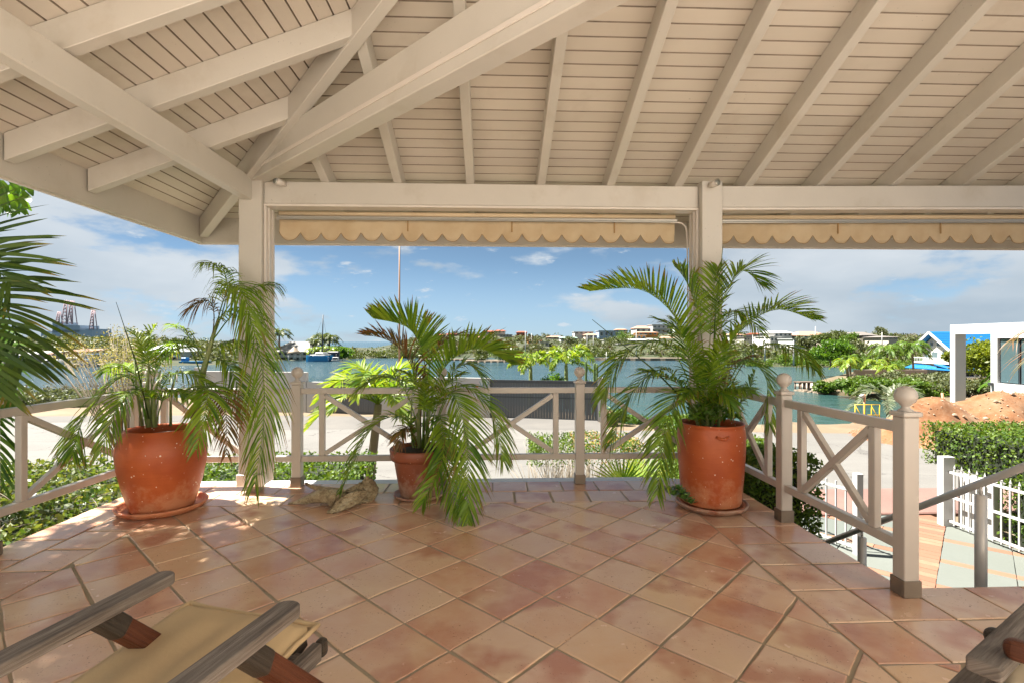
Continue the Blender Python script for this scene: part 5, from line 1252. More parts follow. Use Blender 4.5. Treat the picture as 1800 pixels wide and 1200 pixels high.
def bush(name, c, r, n, size, mat, label, seed, cat='bush', group=None, trunk=True, cl=10, tr=.1, hollow=.3):
    t = empty(name, cw(c[0], c[1], c[2]-r[2]), label, cat, group); rgx = np.random.default_rng(seed)
    foliage('crown' if trunk else 'foliage', [campts(blob_pts(c, r, n, rgx, cl, hollow))], size, mat, t, seed)
    if trunk:
        m_ = MB(True); m_.tube([(c[0], c[1], c[2]-r[2]*1.3), (c[0]+.05, c[1], c[2]-r[2]*.5), (c[0], c[1], c[2])], [tr, tr*.8, tr*.4], 6)
        for k in range(5): a = k*1.3; m_.tube([(c[0], c[1], c[2]-r[2]*.7), (c[0]+math.cos(a)*r[0]*.5, c[1]+math.sin(a)*r[1]*.5, c[2]+r[2]*.1)], [tr*.5, tr*.2], 5)
        m_.build('trunk', M['bark'], t)
    return t
bush('garden_shrub', (2.1, 26, -1.1), (1.0, .8, .95), 3200, .13, M['tree_g'], 'round leafy shrub growing between the two foxtail palms behind the gate', 91, 'shrub')
bush('garden_shrub', (3.9, 26, -1.2), (.75, .7, .9), 2600, .13, M['mangrove_b'], 'olive green shrub around the cacti at the gate end', 92, 'shrub')
bush('shore_shrub', (4.3, 21.5, -1.7), (.8, .5, .55), 2200, .10, M['mangrove_b'], 'yellow green shrub on the bank right of the clay stove', 93, 'shrub')
bush('shore_shrub', (5.6, 22.2, -1.95), (1.1, .5, .4), 2000, .10, M['tree_g'], 'low green shrub on the bank half hidden by the right palm', 94, 'shrub')
# grey-green shrub bed at the far left of the street
rgx = np.random.default_rng(95); pts = []
for _ in range(150):
    px_ = rgx.uniform(-150, 215); Y = rgx.uniform(27.5, 31.5); pts.append(campts(blob_pts(((px_-900)/FPX*Y, Y, -1.8), (.7, .6, .55), 190, rgx, 5, .3)))
foliage('shrub_bed', pts, .17, M['agave'], None, 95, 'stuff')
rgx = np.random.default_rng(96); pts = []
for _ in range(46):
    px_ = rgx.uniform(-60, 340); Y = rgx.uniform(31, 33.5); pts.append(campts(blob_pts(((px_-900)/FPX*Y, Y, -1.6), (.7, .6, .6), 90, rgx, 5, .3)))
foliage('dry_shrub_bed', pts, .12, M['dry'], None, 96, 'stuff')
# flagpole
fpz = P(702, 700, 24.4); MB().tube([(fpz.x, fpz.y, -2.2), (fpz.x, fpz.y, 3), P(702.5, 400, 24.4)], [.05, .042, .03], 8).build('flagpole', plain('rusty_pole', (.36, .21, .13)), None); tag(bpy.data.objects['flagpole'], 'tall thin rusty brown pole rising above the middle palm', 'pole')

# dirt mound, yellow cage, pole lamp, stakes
def mound():
    cx, cy_ = 17.3, 18.3; nx, ny = 120, 80; V, F = [], []
    for j in range(ny+1):
        for i in range(nx+1):
            x = 12.2 + 12.5*i/nx; y = 15.6 + 6.6*j/ny
            h = 1.55*math.exp(-((x-cx-.3)/2.6)**2 - ((y-cy_-.3)/1.7)**2) + 1.1*math.exp(-((x-14.6)/1.3)**2 - ((y-18.2)/1.2)**2) + 1.25*math.exp(-((x-20.6)/2.0)**2 - ((y-18.2)/1.5)**2)
            h *= 1 + .22*noise.noise(Vector((x*.9, y*.9, 0))); h += .10*noise.noise(Vector((x*3, y*3, 1)))*min(1, h*2) + .045*noise.noise(Vector((x*9, y*9, 2)))*min(1, h*3) + .02*noise.noise(Vector((x*25, y*25, 2)))*min(1, h*3)
            V.append(tuple(cw(x, y, -2.16 + h)))
    F = [(j*(nx+1)+i, j*(nx+1)+i+1, (j+1)*(nx+1)+i+1, (j+1)*(nx+1)+i) for j in range(ny) for i in range(nx)]
    o = nparr('dirt_mound', V, F, M['dirt'], None, smooth=True); tag(o, 'heap of orange excavated dirt beside the road on the right', 'dirt heap')
    r = random.Random(3); st_ = MB()
    for _ in range(2600):
        v = Vector(V[r.randrange(len(V))])
        if v.z < -2.08: continue
        q = r.uniform(.010, .035)*(1 if r.random() < .96 else 2.6); v += Vector((r.uniform(-.05,.05), r.uniform(-.05,.05), q*.2))
        st_.lathe(v, [(0,-q*.6),(q,-q*.1),(q*.8,q*.5),(0,q*.8)], 5, .5, False)
    st_.build('loose_stones', mixmat('pale_stone', (.20,.11,.06), (.30,.21,.14), (.42,.34,.26), 3), o, kind='stuff')
mound()
ycg = empty('yellow_barrier', cw((1524-900)/FPX*23, 23, -2.1), 'yellow tubular safety barrier standing at the water edge', 'barrier'); ym = plain('yellow_paint', (.78, .50, .02), .4)
X0, X1 = (1503-900)/FPX*22, (1546-900)/FPX*22; xm = (X0+X1)/2
for x in (X0, xm-.12, xm+.18, X1): MB(True).tube([(x, 22, -2.1), (x, 22, -1.28)], .018, 6).build('upright', ym, ycg)
for z in (-1.28, -1.72): MB(True).tube([(X0, 22, z), (X1, 22, z+.0)], .016, 6).build('crossbar', ym, ycg)
for a_, b_ in (((X0, 22, -1.3), (xm-.12, 22, -2.0)), ((xm+.18, 22, -1.35), (X1, 22, -1.95))): MB(True).tube([a_, b_], .014, 6).build('diagonal_bar', ym, ycg)
lpz = empty('pole_lamp', cw((1519-900)/FPX*23, 23, -2.2), 'leaning wooden pole carrying a small white floodlight near the yellow barrier', 'lamp')
MB(True).tube([((1519-900)/FPX*23, 23, -2.3), ((1519.5-900)/FPX*23, 23, CAMH-92*23/FPX)], .045, 8).build('pole', plain('raw_timber', (.42, .22, .12)), lpz)
MB(True).beam(((1513-900)/FPX*23, 23, CAMH-97*23/FPX), ((1518-900)/FPX*23, 23, CAMH-94*23/FPX), .16, .12).build('lamp_head', M['white_metal'], lpz)
for px, y0, y1, Y, l in ((1590.5, 712, 703, 20, 'short wooden stake behind the corner post finial'), (1658, 722, 690, 24, 'leaning wooden stake behind the dirt heap')):
    o = MB().tube([P(px+3, y0+14, Y), P(px-2, y1, Y)], .05, 8).build('wooden_stake', plain('raw_timber', (.42, .22, .12)), None); tag(o, l, 'stake')

# peninsula planting
bush('mangrove_bush', (30.0, 44, -2.45), (2.4, 2.0, 1.05), 7000, .26, M['mangrove_b'], 'rounded bright green mangrove bush at the tip of the peninsula by the sandy beach', 101, cl=16)
bush('mangrove_bush', (33.4, 43, -2.4), (2.6, 2.0, 1.1), 7000, .26, M['mangrove_b'], 'bright green mangrove bush just right of the one at the beach', 102, cl=16)
bush('mangrove_bush', (28.6, 47, -2.7), (1.5, 1.5, .8), 2600, .26, M['mangrove_b'], 'small bright bush beside the wooden jetty', 103, cl=8)
for k, (x, y, l) in enumerate(((37, 43.5, 'grey green flat topped bush left of the white portal'), (41, 43, 'olive flat topped bush behind the dirt heap'), (36, 49, 'dull olive bush below the yellow palms'), (41, 50, 'olive spreading bush in front of the blue roofed house'), (46, 47, 'dry brownish bush seen through the white portal'), (51, 46, 'dry spreading bush behind the white portal wall'))):
    bush('spreading_bush', (x, y, -2.45 + (.1 if y > 48 else 0)), (3.2, 2.6, 1.2), 5200, .28, M['olive'] if k < 4 else M['dry'], l, 110+k, cl=22, hollow=.1)
tree_palm('roadside_palm', cw(19.9, 27, -2.9), cw(19.8, 27, -1.9), 2.0, 10, M['agave'], 'pale grey green palm tuft at the bank behind the corner post', 8, L=.6, wd=.06, n=26, trunk=.12, droop=.3, up0=1.3)
cp = 'coconut palms on the peninsula'
tree_palm('coconut_palm', cw(51.0, 65, -3), cw(50.8, 65, CAMH-12*65/FPX), 2.3, 14, M['mangrove_b'], 'tall coconut palm directly left of the blue roofed house', 9, L=.85, wd=.14, n=16, trunk=.13, droop=.9, up0=1.0, group=cp, segs=2)
tree_palm('coconut_palm', cw(45.7, 62, -3), cw(45.4, 62, CAMH-20*62/FPX), 2.2, 14, M['mangrove_b'], 'wind blown coconut palm with grey trunk, second from the blue house', 10, L=.8, wd=.14, n=16, trunk=.13, droop=.9, up0=1.1, group=cp, segs=2)
tree_palm('coconut_palm', cw(39.4, 60, -3), cw(39.2, 60, CAMH-44*60/FPX+.2), 1.6, 13, M['palm_y'], 'short yellow palm nearest the water, left of the other palms', 11, L=.65, wd=.13, n=14, trunk=.16, droop=.8, up0=1.1, group=cp, segs=2)
tree_palm('coconut_palm', cw(41.6, 63, -3), cw(41.6, 63, CAMH-31*63/FPX), 1.3, 12, M['mangrove_b'], 'small green palm just behind the short yellow palm', 12, L=.55, wd=.12, n=14, trunk=.14, droop=.8, up0=1.0, group=cp, segs=2)
tree_palm('coconut_palm', cw(43.4, 61, -3), cw(43.5, 61, CAMH-40*61/FPX), 1.6, 13, M['palm_y'], 'bushy yellow green palm with brown trunk between the short and the wind blown palms', 13, L=.65, wd=.13, n=14, trunk=.12, droop=.8, up0=1.0, group=cp, segs=2)
tree_palm('coconut_palm', cw(41.8, 57, -3), cw(41.9, 57, CAMH-48*57/FPX), 1.2, 11, M['palm_y'], 'lowest yellow palm against the terrace wall on the peninsula', 14, L=.5, wd=.12, n=14, trunk=.14, droop=.8, up0=.9, group=cp, segs=2)
bush('poinciana_tree', (43.5, 70, .0), (3.2, 2.5, 1.7), 5200, .38, M['tree_g'], 'leafy green tree with orange tinge behind the coconut palms', 120, 'tree', cl=14)
bush('bare_tree', (47.5, 72, -.2), (3.0, 2.0, 2.2), 2600, .3, M['olive'], 'open dull green tree between the palms and the blue roofed house', 121, 'tree', cl=14)
bush('yellow_tree', (36.0, 38.0, .25), (3.6, 2.5, 1.75), 8500, .27, M['tree_y'], 'large yellow green tree seen through the white portal', 122, 'tree', cl=24, tr=.2)
bush('yellow_tree', (53.0, 62.0, -.3), (1.1, 1.0, .8), 1100, .3, M['tree_y'], 'yellow green branch tree in front of the balcony of the blue roofed house', 123, 'tree', cl=8)
tree_palm('coconut_palm', cw(35.0, 36, -2.9), cw(35.0, 36, -1.3), 1.5, 10, M['tree_g'], 'low young palm seen through the white portal below the yellow tree', 15, L=.7, wd=.12, n=16, trunk=.12, droop=.6, up0=1.1, group=cp, segs=2)
# jetty
jt = empty('jetty', cw(26.5, 51, -3.2), 'small dark wooden jetty standing in the water left of the green bush', 'jetty'); jx0, jy = wl(1402, 667); 
jY = 52.0; jX0, jX1 = (1400-900)/FPX*jY, (1428-900)/FPX*jY; jw = plain('jetty_timber', (.13, .085, .06))
for k in range(9): MB(True).box(jX0+(jX1-jX0)*k/9, jX0+(jX1-jX0)*(k+.88)/9, jY-.6, jY+.6, -2.72, -2.62).build('plank', jw, jt)
for k in range(4):
    x = jX0+.15+(jX1-jX0-.3)*k/3
    for yy in (-.5, .5): MB(True).tube([(x, jY+yy, -3.8), (x, jY+yy, -2.72)], .08, 6).build('pile', jw, jt)
# terrace wall on the peninsula
o = MB(True).box((1500-900)/FPX*60, (1625-900)/FPX*60, 59.6, 60, -3.3, CAMH-49*60/FPX).build('terrace_parapet', plain('pink_render', (.32, .25, .21))); tag(o, 'low pale pink terrace wall under the palms beside the blue roofed house', 'wall')

# ------------------------------------------------------------------ houses
def win(mb_parent, x0, x1, y, z0, z1, glass=(.05,.07,.08), frame=(.6,.6,.58), axis='y', t=.06):
    """window set proud in a wall facing the camera (-y)"""
    g_ = plain('window_glass_%d' % int(glass[0]*1000), glass, .08); f_ = plain('window_frame_%d' % int(frame[0]*1000), frame, .5)
    a = MB(True).box(x0, x1, y-.05, y+.05, z0, z1).build('window', f_, mb_parent); e = min(x1-x0, z1-z0)*.10
    MB(True).box(x0+e, x1-e, y-.075, y-.052, z0+e, z1-e).build('pane', g_, a); return a
def house(px0, px1, ytop, ybase, Y, wall, roof, label, kind='flat', nwin=3, storeys=1, depth=9, name='house', win_c=(.05,.07,.08), group='houses on the far hillside', skirt=4, eave=.5, rt=None):
    wall, roof = dim(wall, .85), dim(roof, .6); X0, X1 = (px0-900)/FPX*Y, (px1-900)/FPX*Y; zt, zb = CAMH+(600-ytop)*Y/FPX, CAMH+(600-ybase)*Y/FPX
    t = empty(name, cw((X0+X1)/2, Y, zb), label, 'house', group); H = zt-zb
    wm = plain('wall_%d_%d_%d' % tuple(int(c*1000) for c in wall), wall, .8); rm_ = plain('roof_%d_%d_%d' % tuple(int(c*1000) for c in roof), roof, .7)
    rh = {'flat': .18, 'hip': H*.38, 'gable': H*.38, 'shed': .5}[kind] if rt is None else rt
    MB(True).box(X0, X1, Y, Y+depth, zb-skirt, zt-rh-.004).build('wall', wm, t); e = eave
    zr0 = zt-rh
    m_ = MB(True)
    if kind == 'flat': m_.box(X0-e*.6, X1+e*.6, Y-e, Y+depth+.2, zr0, zt)
    elif kind == 'shed': m_.add([(X0-e, Y-e, zr0-.1), (X1+e, Y-e, zr0-.1), (X1+e, Y+depth, zt), (X0-e, Y+depth, zt), (X0-e, Y-e, zr0), (X1+e, Y-e, zr0), (X1+e, Y+depth, zt+.1), (X0-e, Y+depth, zt+.1)], [(0,1,2,3), (7,6,5,4), (0,4,5,1), (1,5,6,2), (2,6,7,3), (3,7,4,0)])
    else:
        dx = min((X1-X0)*.30, depth*.5) if kind == 'hip' else 0
        v = [(X0-e, Y-e, zr0), (X1+e, Y-e, zr0), (X1+e, Y+depth+e, zr0), (X0-e, Y+depth+e, zr0), (X0-e+dx, Y+depth/2, zt), (X1+e-dx, Y+depth/2, zt)]
        m_.add(v, [(3,2,1,0), (0,1,5,4), (1,2,5), (2,3,4,5), (3,0,4)])
    m_.build('roof', rm_, t)
    hs = (zr0-zb)/storeys
    for s in range(storeys):
        for k in range(nwin):
            c0 = X0 + (X1-X0)*(k+.22)/nwin; c1 = X0 + (X1-X0)*(k+.78)/nwin; win(t, c0, c1, Y, zb+hs*(s+.25), zb+hs*(s+.82), win_c)
        if s: MB(True).box(X0-.2, X1+.2, Y-.9, Y-.09, zb+hs*s-.1, zb+hs*s+.05).build('balcony', wm, t)
    return t
W_ = (.62, .61, .58); PE = (.58, .33, .22); OR = (.60, .27, .06); GR = (.25, .22, .20); RED = (.42, .10, .05)
house(1053, 1097, 581, 593, 232, (.30,.42,.58), (.45,.55,.66), 'blue grey modern block with white window bays on the hill', nwin=5)
house(1086, 1101, 577, 584, 250, PE, PE, 'small peach roofed house above the blue grey block', 'hip', 2)
house(1117, 1146, 572.5, 585, 244, W_, PE, 'white house with peach roof at the top of the hill', 'hip', 3)
house(1147, 1178, 570.5, 586, 240, (.5,.5,.49), (.55,.55,.54), 'grey two storey flat roofed house crowning the hill', 'flat', 4, 2)
house(1122, 1156, 582.5, 590, 218, OR, PE, 'low orange house below the crowning grey house', 'shed', 4)
house(1111, 1136, 588, 598, 208, OR, W_, 'small orange house with white roof slab lower down the hill', 'flat', 3)
house(1108, 1157, 595, 607, 198, W_, (.7,.7,.69), 'large white house with broad white shed roof on the slope', 'shed', 4)
house(1087, 1131, 603.5, 615, 188, W_, W_, 'long low white waterside house with columns', 'flat', 5)
house(1186, 1212, 573, 584, 236, (.52,.58,.52), W_, 'pale green flat roofed house right of the hilltop', 'flat', 3)
house(1010, 1042, 583, 588, 246, W_, W_, 'long white flat roofed house left of the blue grey block', 'flat', 4)
house(1029, 1050, 586, 594, 238, (.6,.5,.42), PE, 'cream house with pale tiled roof beside the blue grey block', 'hip', 3)
house(986, 1014, 592, 599, 220, W_, (.38,.52,.45), 'white house with pale green roof on the slope', 'shed', 4)
house(928, 952, 597.5, 604, 205, OR, RED, 'small orange red building beside a white mast', 'flat', 3)
house(950, 965, 600, 609, 200, W_, W_, 'small white building right of the orange red one', 'flat', 2)
house(962, 990, 590.5, 596, 240, (.6,.55,.5), PE, 'distant cream house with peach roof left of the green roof', 'hip', 3)
house(852, 868, 580.5, 587, 256, (.5,.45,.4), RED, 'red roofed house furthest left on the far ridge', 'hip', 3)
house(869, 888, 579.5, 586, 254, (.5,.45,.4), RED, 'larger red roofed house beside the furthest left one on the ridge', 'hip', 3)
house(908, 926, 582, 588, 256, RED, RED, 'dark red house alone on the ridge', 'hip', 3)
house(878, 900, 588, 593, 244, (.5,.48,.42), (.4,.36,.3), 'beige flat house below the ridge', 'flat', 4)
house(1361, 1392, 581, 592.5, 150, W_, (.62,.64,.66), 'white house with metallic white gable roof on the right hillside', 'gable', 4)
house(1354, 1374, 591, 601, 146, W_, W_, 'white box house under the metallic roofed one', 'flat', 3)
house(1407, 1458, 582, 601, 148, (.36,.46,.36), PE, 'wide green two storey house with balconies and peach roof', 'hip', 8, 2, rt=1.3)
house(1393, 1422, 595, 605, 138, (.66,.68,.66), (.66,.68,.66), 'white modern house with big dark windows below the green house', 'flat', 3, win_c=(.06,.09,.1))
house(1490, 1517, 583.5, 594, 146, (.10,.09,.08), GR, 'dark timber house with wide grey roof, left of its thatched twin', 'shed', 4)
house(1517, 1539, 583, 600, 143, (.14,.12,.1), GR, 'dark two storey house with conical grey thatch roof', 'hip', 3, 2)
house(1462, 1480, 597, 606, 136, (.45,.38,.32), (.5,.45,.4), 'small stone coloured hut amid the green hillside', 'flat', 2)
house(742, 752, 589, 595, 235, W_, PE, 'tiny white house with pale tiled roof low on the hill behind the middle palm', 'hip', 2)
house(765, 778, 587, 593, 240, (.5,.45,.4), RED, 'small tan house with red roof behind the right fronds of the middle palm', 'hip', 3)
house(786, 800, 586, 592, 244, W_, RED, 'white gabled house with red roof on the hill left of the red roofs', 'gable', 3)
house(818, 836, 588, 595, 232, W_, GR, 'low white terrace house under the furthest left red roofs', 'flat', 4)
house(838, 848, 591, 597, 226, OR, PE, 'small orange house just above the islet', 'hip', 2)
house(1062, 1076, 597, 604, 205, W_, W_, 'small white box house in the trees below the blue grey block', 'flat', 2)
house(1166, 1184, 591, 599, 212, (.55,.5,.42), PE, 'cream house with peach roof under the grey two storey house', 'hip', 3)
house(1188, 1206, 598, 606, 200, W_, GR, 'white flat house low on the slope behind the right palm', 'flat', 3)
house(1290, 1306, 586, 593, 170, W_, PE, 'white house with peach roof right of the right jar palm', 'hip', 3)
house(1308, 1324, 592, 599, 160, (.5,.48,.42), GR, 'beige flat house beside the white mast behind the right palm', 'flat', 3)
house(1334, 1350, 585, 592, 165, W_, RED, 'white house with red gable roof left of the metallic roofed house', 'gable', 3)
house(1562, 1578, 590, 597, 130, (.5,.46,.4), GR, 'small beige house half hidden in trees left of the blue roofed villa', 'hip', 2)
wm = 'waterfront buildings on the left'
house(7, 46, 619, 645, 99, (.28,.26,.24), (.40,.40,.40), 'grey waterside house with pale flat roof at the far left', 'shed', 4, 2, group=wm)
house(46, 80, 617, 634, 108, (.45,.4,.36), (.45,.2,.13), 'low building with reddish roof behind the white yacht', 'gable', 4, group=wm)
house(118, 137, 624, 640, 104, (.4,.4,.4), (.45,.46,.47), 'grey shed between the yacht and the blue shed', 'shed', 2, group=wm)
house(136, 147, 622, 640, 101, (.16,.30,.42), (.2,.33,.45), 'blue boat shed on the quay', 'flat', 1, group=wm)
house(120, 160, 613, 624, 118, (.5,.48,.45), (.42,.17,.10), 'long building with red tiled roof behind the sheds', 'gable', 5, group=wm)
house(250, 312, 604, 641, 112, (.50,.60,.62), (.60,.66,.67), 'large pale blue waterside building behind the cream shrub', 'hip', 6, 3, group=wm)
house(486, 541, 600, 634, 134, W_, (.30,.29,.27), 'white waterfront villa with grey shingled pyramid roof', 'hip', 5, 2, depth=10, group=wm, rt=2.6, eave=1.0)
hut = empty('thatched_hut', cw((517-900)/FPX*128, 128, -3.2), 'small thatched waterside hut in front of the white villa', 'hut'); X = (517-900)/FPX*128
MB(True).lathe((X, 128, -1.6), [(1.9, 0), (1.2, .7), (.5, 1.4), (0, 1.8)], 10, .05).build('roof', plain('thatch', (.26,.2,.14)), hut)
for k in range(6): a = k*math.pi/3; MB(True).tube([(X+math.cos(a)*1.5, 128+math.sin(a)*1.5, -3.3), (X+math.cos(a)*1.5, 128+math.sin(a)*1.5, -1.5)], .08, 6).build('post', W_ and plain('hut_post', W_), hut)
for k, (px, y, Y, r_) in enumerate(((491, 582, 136, 3.6), (555, 598, 140, 3.1), (566, 590, 144, 3.6), (579, 592, 142, 3.5))):
    tree_palm('date_palm', cw((px-900)/FPX*Y, Y, -3.2), cw((px-900)/FPX*Y, Y, CAMH+(600-y)*Y/FPX-1.4), r_, 18, M['mangrove'], ('shaggy date palm behind the villa next to the left column', 'first date palm left of the black mast', 'date palm just behind the black mast', 'rightmost date palm beside the black mast')[k], 140+k, L=1.3, wd=.25, n=12, trunk=.3, droop=.3, up0=1.2, group='date palms by the marina', segs=2)
bush('waterside_tree', ((600-900)/FPX*136, 136, -1.2), (3.6, 3, 2.1), 2600, .55, M['tree_g'], 'dark green waterside tree right of the date palms', 150, 'tree')
for k, (px, y) in enumerate(((557, 612), (571, 611), (584, 613), (548, 614))):
    tree_palm('young_palm', cw((px-900)/FPX*132, 132, -3.2), cw((px-900)/FPX*132, 132, CAMH+(600-y)*132/FPX-.4), 1.7, 10, M['palm_y'], ('yellow leaved young palm left of the dark rigging', 'yellow leaved young palm above the blue catamaran', 'yellow leaved young palm right of the dark rigging', 'leftmost yellow leaved young palm near the villa')[k], 160+k, L=.8, wd=.22, n=9, trunk=.15, droop=.5, up0=1.0, group='young yellow palms by the marina', segs=2)
for k, (px, Y, r_, y, l, mt) in enumerate(((1422, 120, 2.6, 600, 'dark green tree below the green two storey house', 'scrub'), (1447, 118, 2.7, 597, 'round green tree right of the green two storey house', 'mangrove'), (1545, 150, 3.2, 586, 'dark tree on the ridge right of the thatched house', 'scrub'), (1085, 196, 4.6, 600, 'big green tree below the blue grey block', 'mangrove'), (1066, 190, 5.0, 606, 'dense green tree by the water left of the white house', 'scrub'), (1100, 205, 4.2, 594, 'light green tree between the blue grey block and the orange house', 'mangrove_b'), (942, 185, 4.2, 606, 'olive tree right of the islet on the far shore', 'olive'), (1000, 210, 4.0, 601, 'round tree below the green roofed house', 'mangrove'), (1496, 130, 2.6, 596, 'light green tree in front of the dark timber house', 'mangrove_b'), (1470, 140, 3.0, 590, 'green tree between the peach roofed and the dark house', 'mangrove'))):
    bush('hillside_tree', ((px-900)/FPX*Y, Y, CAMH+(600-y)*Y/FPX), (r_*1.2, r_, r_*.8), 1500, .55, M[mt], l, 170+k, 'tree', 'trees on the far hillside')
# masts and lamp posts
for k, (px, y0, y1, Y, l) in enumerate(((923.5, 621, 582, 150, 'tall white mast right of the islet'), (934.5, 606, 586, 190, 'thin pole on the far shore right of the white mast'), (1118.5, 622, 579, 140, 'tall white mast before the orange houses'), (1032, 612, 588, 170, 'thin mast among trees left of the blue grey block'), (1043, 612, 590, 170, 'thinner mast next to the blue grey block'), (1323.5, 622, 588, 96, 'white mast just right of the right column palm'), (1344.5, 620, 590, 96, 'white mast left of the metallic roofed house'), (1395, 627, 598, 95, 'white pole standing at the mangrove edge'), (1433.5, 605, 574, 120, 'tall street lamp post before the green house'), (1550.5, 601, 584, 120, 'leaning lamp post right of the thatched house'), (1066, 634, 618, 130, 'white beacon post on the stone causeway'))):
    z0 = CAMH+(600-y0)*Y/FPX-1.5; X = (px-900)/FPX*Y; z1 = CAMH+(600-y1)*Y/FPX
    o = MB(True).tube([(X, Y, z0), (X, Y, z1)], [.14, .08], 6).build('mast', plain('mast_white', (.42,.42,.4)), None); tag(o, l, 'mast', 'masts and posts around the lagoon')
# boats
cat = empty('catamaran', cw((560-900)/FPX*124, 124, -3.4), 'blue hulled catamaran moored before the date palms', 'boat'); Yb = 124; bX0, bX1 = (538-900)/FPX*Yb, (577-900)/FPX*Yb
def hull(parent, x0, x1, Y, z0, h, wdt, mat, name='hull', bow=.2):
    n = 12; V, F = [], []
    for i in range(n+1):
        t = i/n; x = x0+(x1-x0)*t; b = wdt*.5*(1-max(0, (t-.55)/.45)**2*.95)*(.8+.2*min(1, t*6)); zt = z0+h*(1+bow*max(0, t-.4)); V += [(x, Y-b, zt), (x, Y-b*.7, z0-.3), (x, Y+b*.7, z0-.3), (x, Y+b, zt)]
    for i in range(n):
        a = i*4
        for k in range(3): F.append((a+k, a+k+1, a+k+5, a+k+4))
        F.append((a+3, a, a+4, a+7))
    F += [(0,1,2,3)[::-1], (n*4, n*4+1, n*4+2, n*4+3)]
    return MB(True).add(V, F).build(name, mat, parent, bevel=.02)
bl = plain('hull_blue', (.01, .16, .36), .25); wh = plain('hull_white', (.42,.43,.43), .3); dkm = plain('rig_black', (.02,.022,.03), .5)
hull(cat, bX1, bX0, Yb, -3.4, 1.35, 1.6, bl); hull(cat, bX1, bX0, Yb+3.2, -3.4, 1.35, 1.6, bl)
MB(True).box(bX0+1.2, bX1-.6, Yb-.7, Yb+3.8, -2.0, -1.72).build('deck', wh, cat, bevel=.05); MB(True).box(bX0+2.2, bX1-1.2, Yb-.2, Yb+3.2, -1.718, -1.2).build('cabin', wh, cat, bevel=.15); MB(True).box(bX0+2.4, bX1-1.4, Yb-.24, Yb-.202, -1.6, -1.35).build('window', dkm, cat)
MB(True).tube([((562-900)/FPX*Yb, Yb+1.5, -1.7), ((564-900)/FPX*Yb, Yb+1.5, CAMH+(600-553)*Yb/FPX)], [.16, .10], 8).build('mast', dkm, cat)
MB(True).tube([((562-900)/FPX*Yb, Yb+1.5, -.6), (bX1-.2, Yb+1.5, -.4)], .12, 6).build('boom', dkm, cat)
MB(True).box(bX1-1.6, bX1+1.2, Yb+3.9, Yb+5.0, -3.3, -1.0).build('sail_cover', dkm, cat, bevel=.2)
for q in (bX0+.3, bX1-.2): MB(True).tube([(q, Yb+1.5, -1.9), ((563.8-900)/FPX*Yb, Yb+1.5, CAMH+(600-556)*Yb/FPX)], .025, 4).build('stay', dkm, cat)
for px, Y, l in ((100, 97, 'white motor yacht moored at the far left quay'), (592, 126, 'small white motorboat with raised bow right of the catamaran')):
    s = 1 if px < 300 else .45; X = (px-900)/FPX*Y; yt = empty('motor_yacht', cw(X, Y, -3.4), l, 'boat', 'white motor boats')
    hull(yt, X-2.9*s, X+3.0*s, Y, -3.4, .85*s, 2.2*s, wh, bow=.6); MB(True).box(X-2.2*s, X+.9*s, Y-.8*s, Y+.8*s, -2.52+(-.35 if s < 1 else 0), -1.9+(-.45 if s < 1 else 0)).build('cabin', wh, yt, bevel=.15*s); MB(True).box(X-1.9*s, X+.6*s, Y-.84*s, Y-.803*s, -2.3+(-.45 if s < 1 else 0), -2.05+(-.45 if s < 1 else 0)).build('window', dkm, yt)
    MB(True).tube([(X-.3*s, Y, -1.9-(.5 if s < 1 else 0)), (X-.3*s, Y, -.9-(.7 if s < 1 else 0))], .03, 5).build('antenna', wh, yt)
for px0, px1, Y, l in ((147, 171, 98, 'low blue boat moored beside the blue shed'), (318, 372, 108, 'long low blue boat seen between the left palm leaves')):
    b_ = empty('blue_boat', cw((px0-900)/FPX*Y, Y, -3.4), l, 'boat', 'blue moored boats'); hull(b_, (px0-900)/FPX*Y, (px1-900)/FPX*Y, Y, -3.4, .7, 2.0, bl); MB(True).box((px0+3-900)/FPX*Y, (px0+12-900)/FPX*Y, Y-.6, Y+.6, -2.68, -1.9).build('cabin', bl, b_, bevel=.08)
# quay
o = MB(True).box((-120-900)/FPX*100, (175-900)/FPX*100, 98.9, 112, -3.9, -3.0).build('quay', M['rock'], kind='structure')
# drilling rig beyond the left shore
rg_ = empty('drilling_rig', cw((118-900)/FPX*420, 420, -2), 'hazy offshore rig with red and white lattice towers behind the left palm leaves', 'rig'); Yr = 420
def lattice(x, y0, y1, wd_, mat):
    m_ = MB(True); X = (x-900)/FPX*Yr; z0, z1 = CAMH+(600-y0)*Yr/FPX, CAMH+(600-y1)*Yr/FPX; n = 7
    for sx_ in (-1, 1):
        for sy_ in (-1, 1): m_.tube([(X+sx_*wd_, Yr+sy_*wd_, z0), (X+sx_*wd_*.35, Yr+sy_*wd_*.35, z1)], .35, 4)
    for k in range(n):
        a = k/n; b = (k+1)/n; wa, wb_ = wd_*(1-.65*a), wd_*(1-.65*b); za, zb_ = z0+(z1-z0)*a, z0+(z1-z0)*b
        m_.tube([(X-wa, Yr-wa, za), (X+wb_, Yr-wb_, zb_)], .22, 4); m_.tube([(X+wa, Yr-wa, za), (X-wb_, Yr-wb_, zb_)], .22, 4)
    m_.build('lattice_tower', mat, rg_)
redw = plain('hazed_red', (.30,.20,.22)); gry = plain('hazed_grey', (.27,.33,.40))  # haze of distance mixed into both rig colours
for x, y0, y1, w_ in ((117, 570, 528, 2.2), (127, 570, 529, 2.2), (104, 570, 548, 1.6), (164, 580, 545, 1.8)): lattice(x, y0, y1, w_, redw)
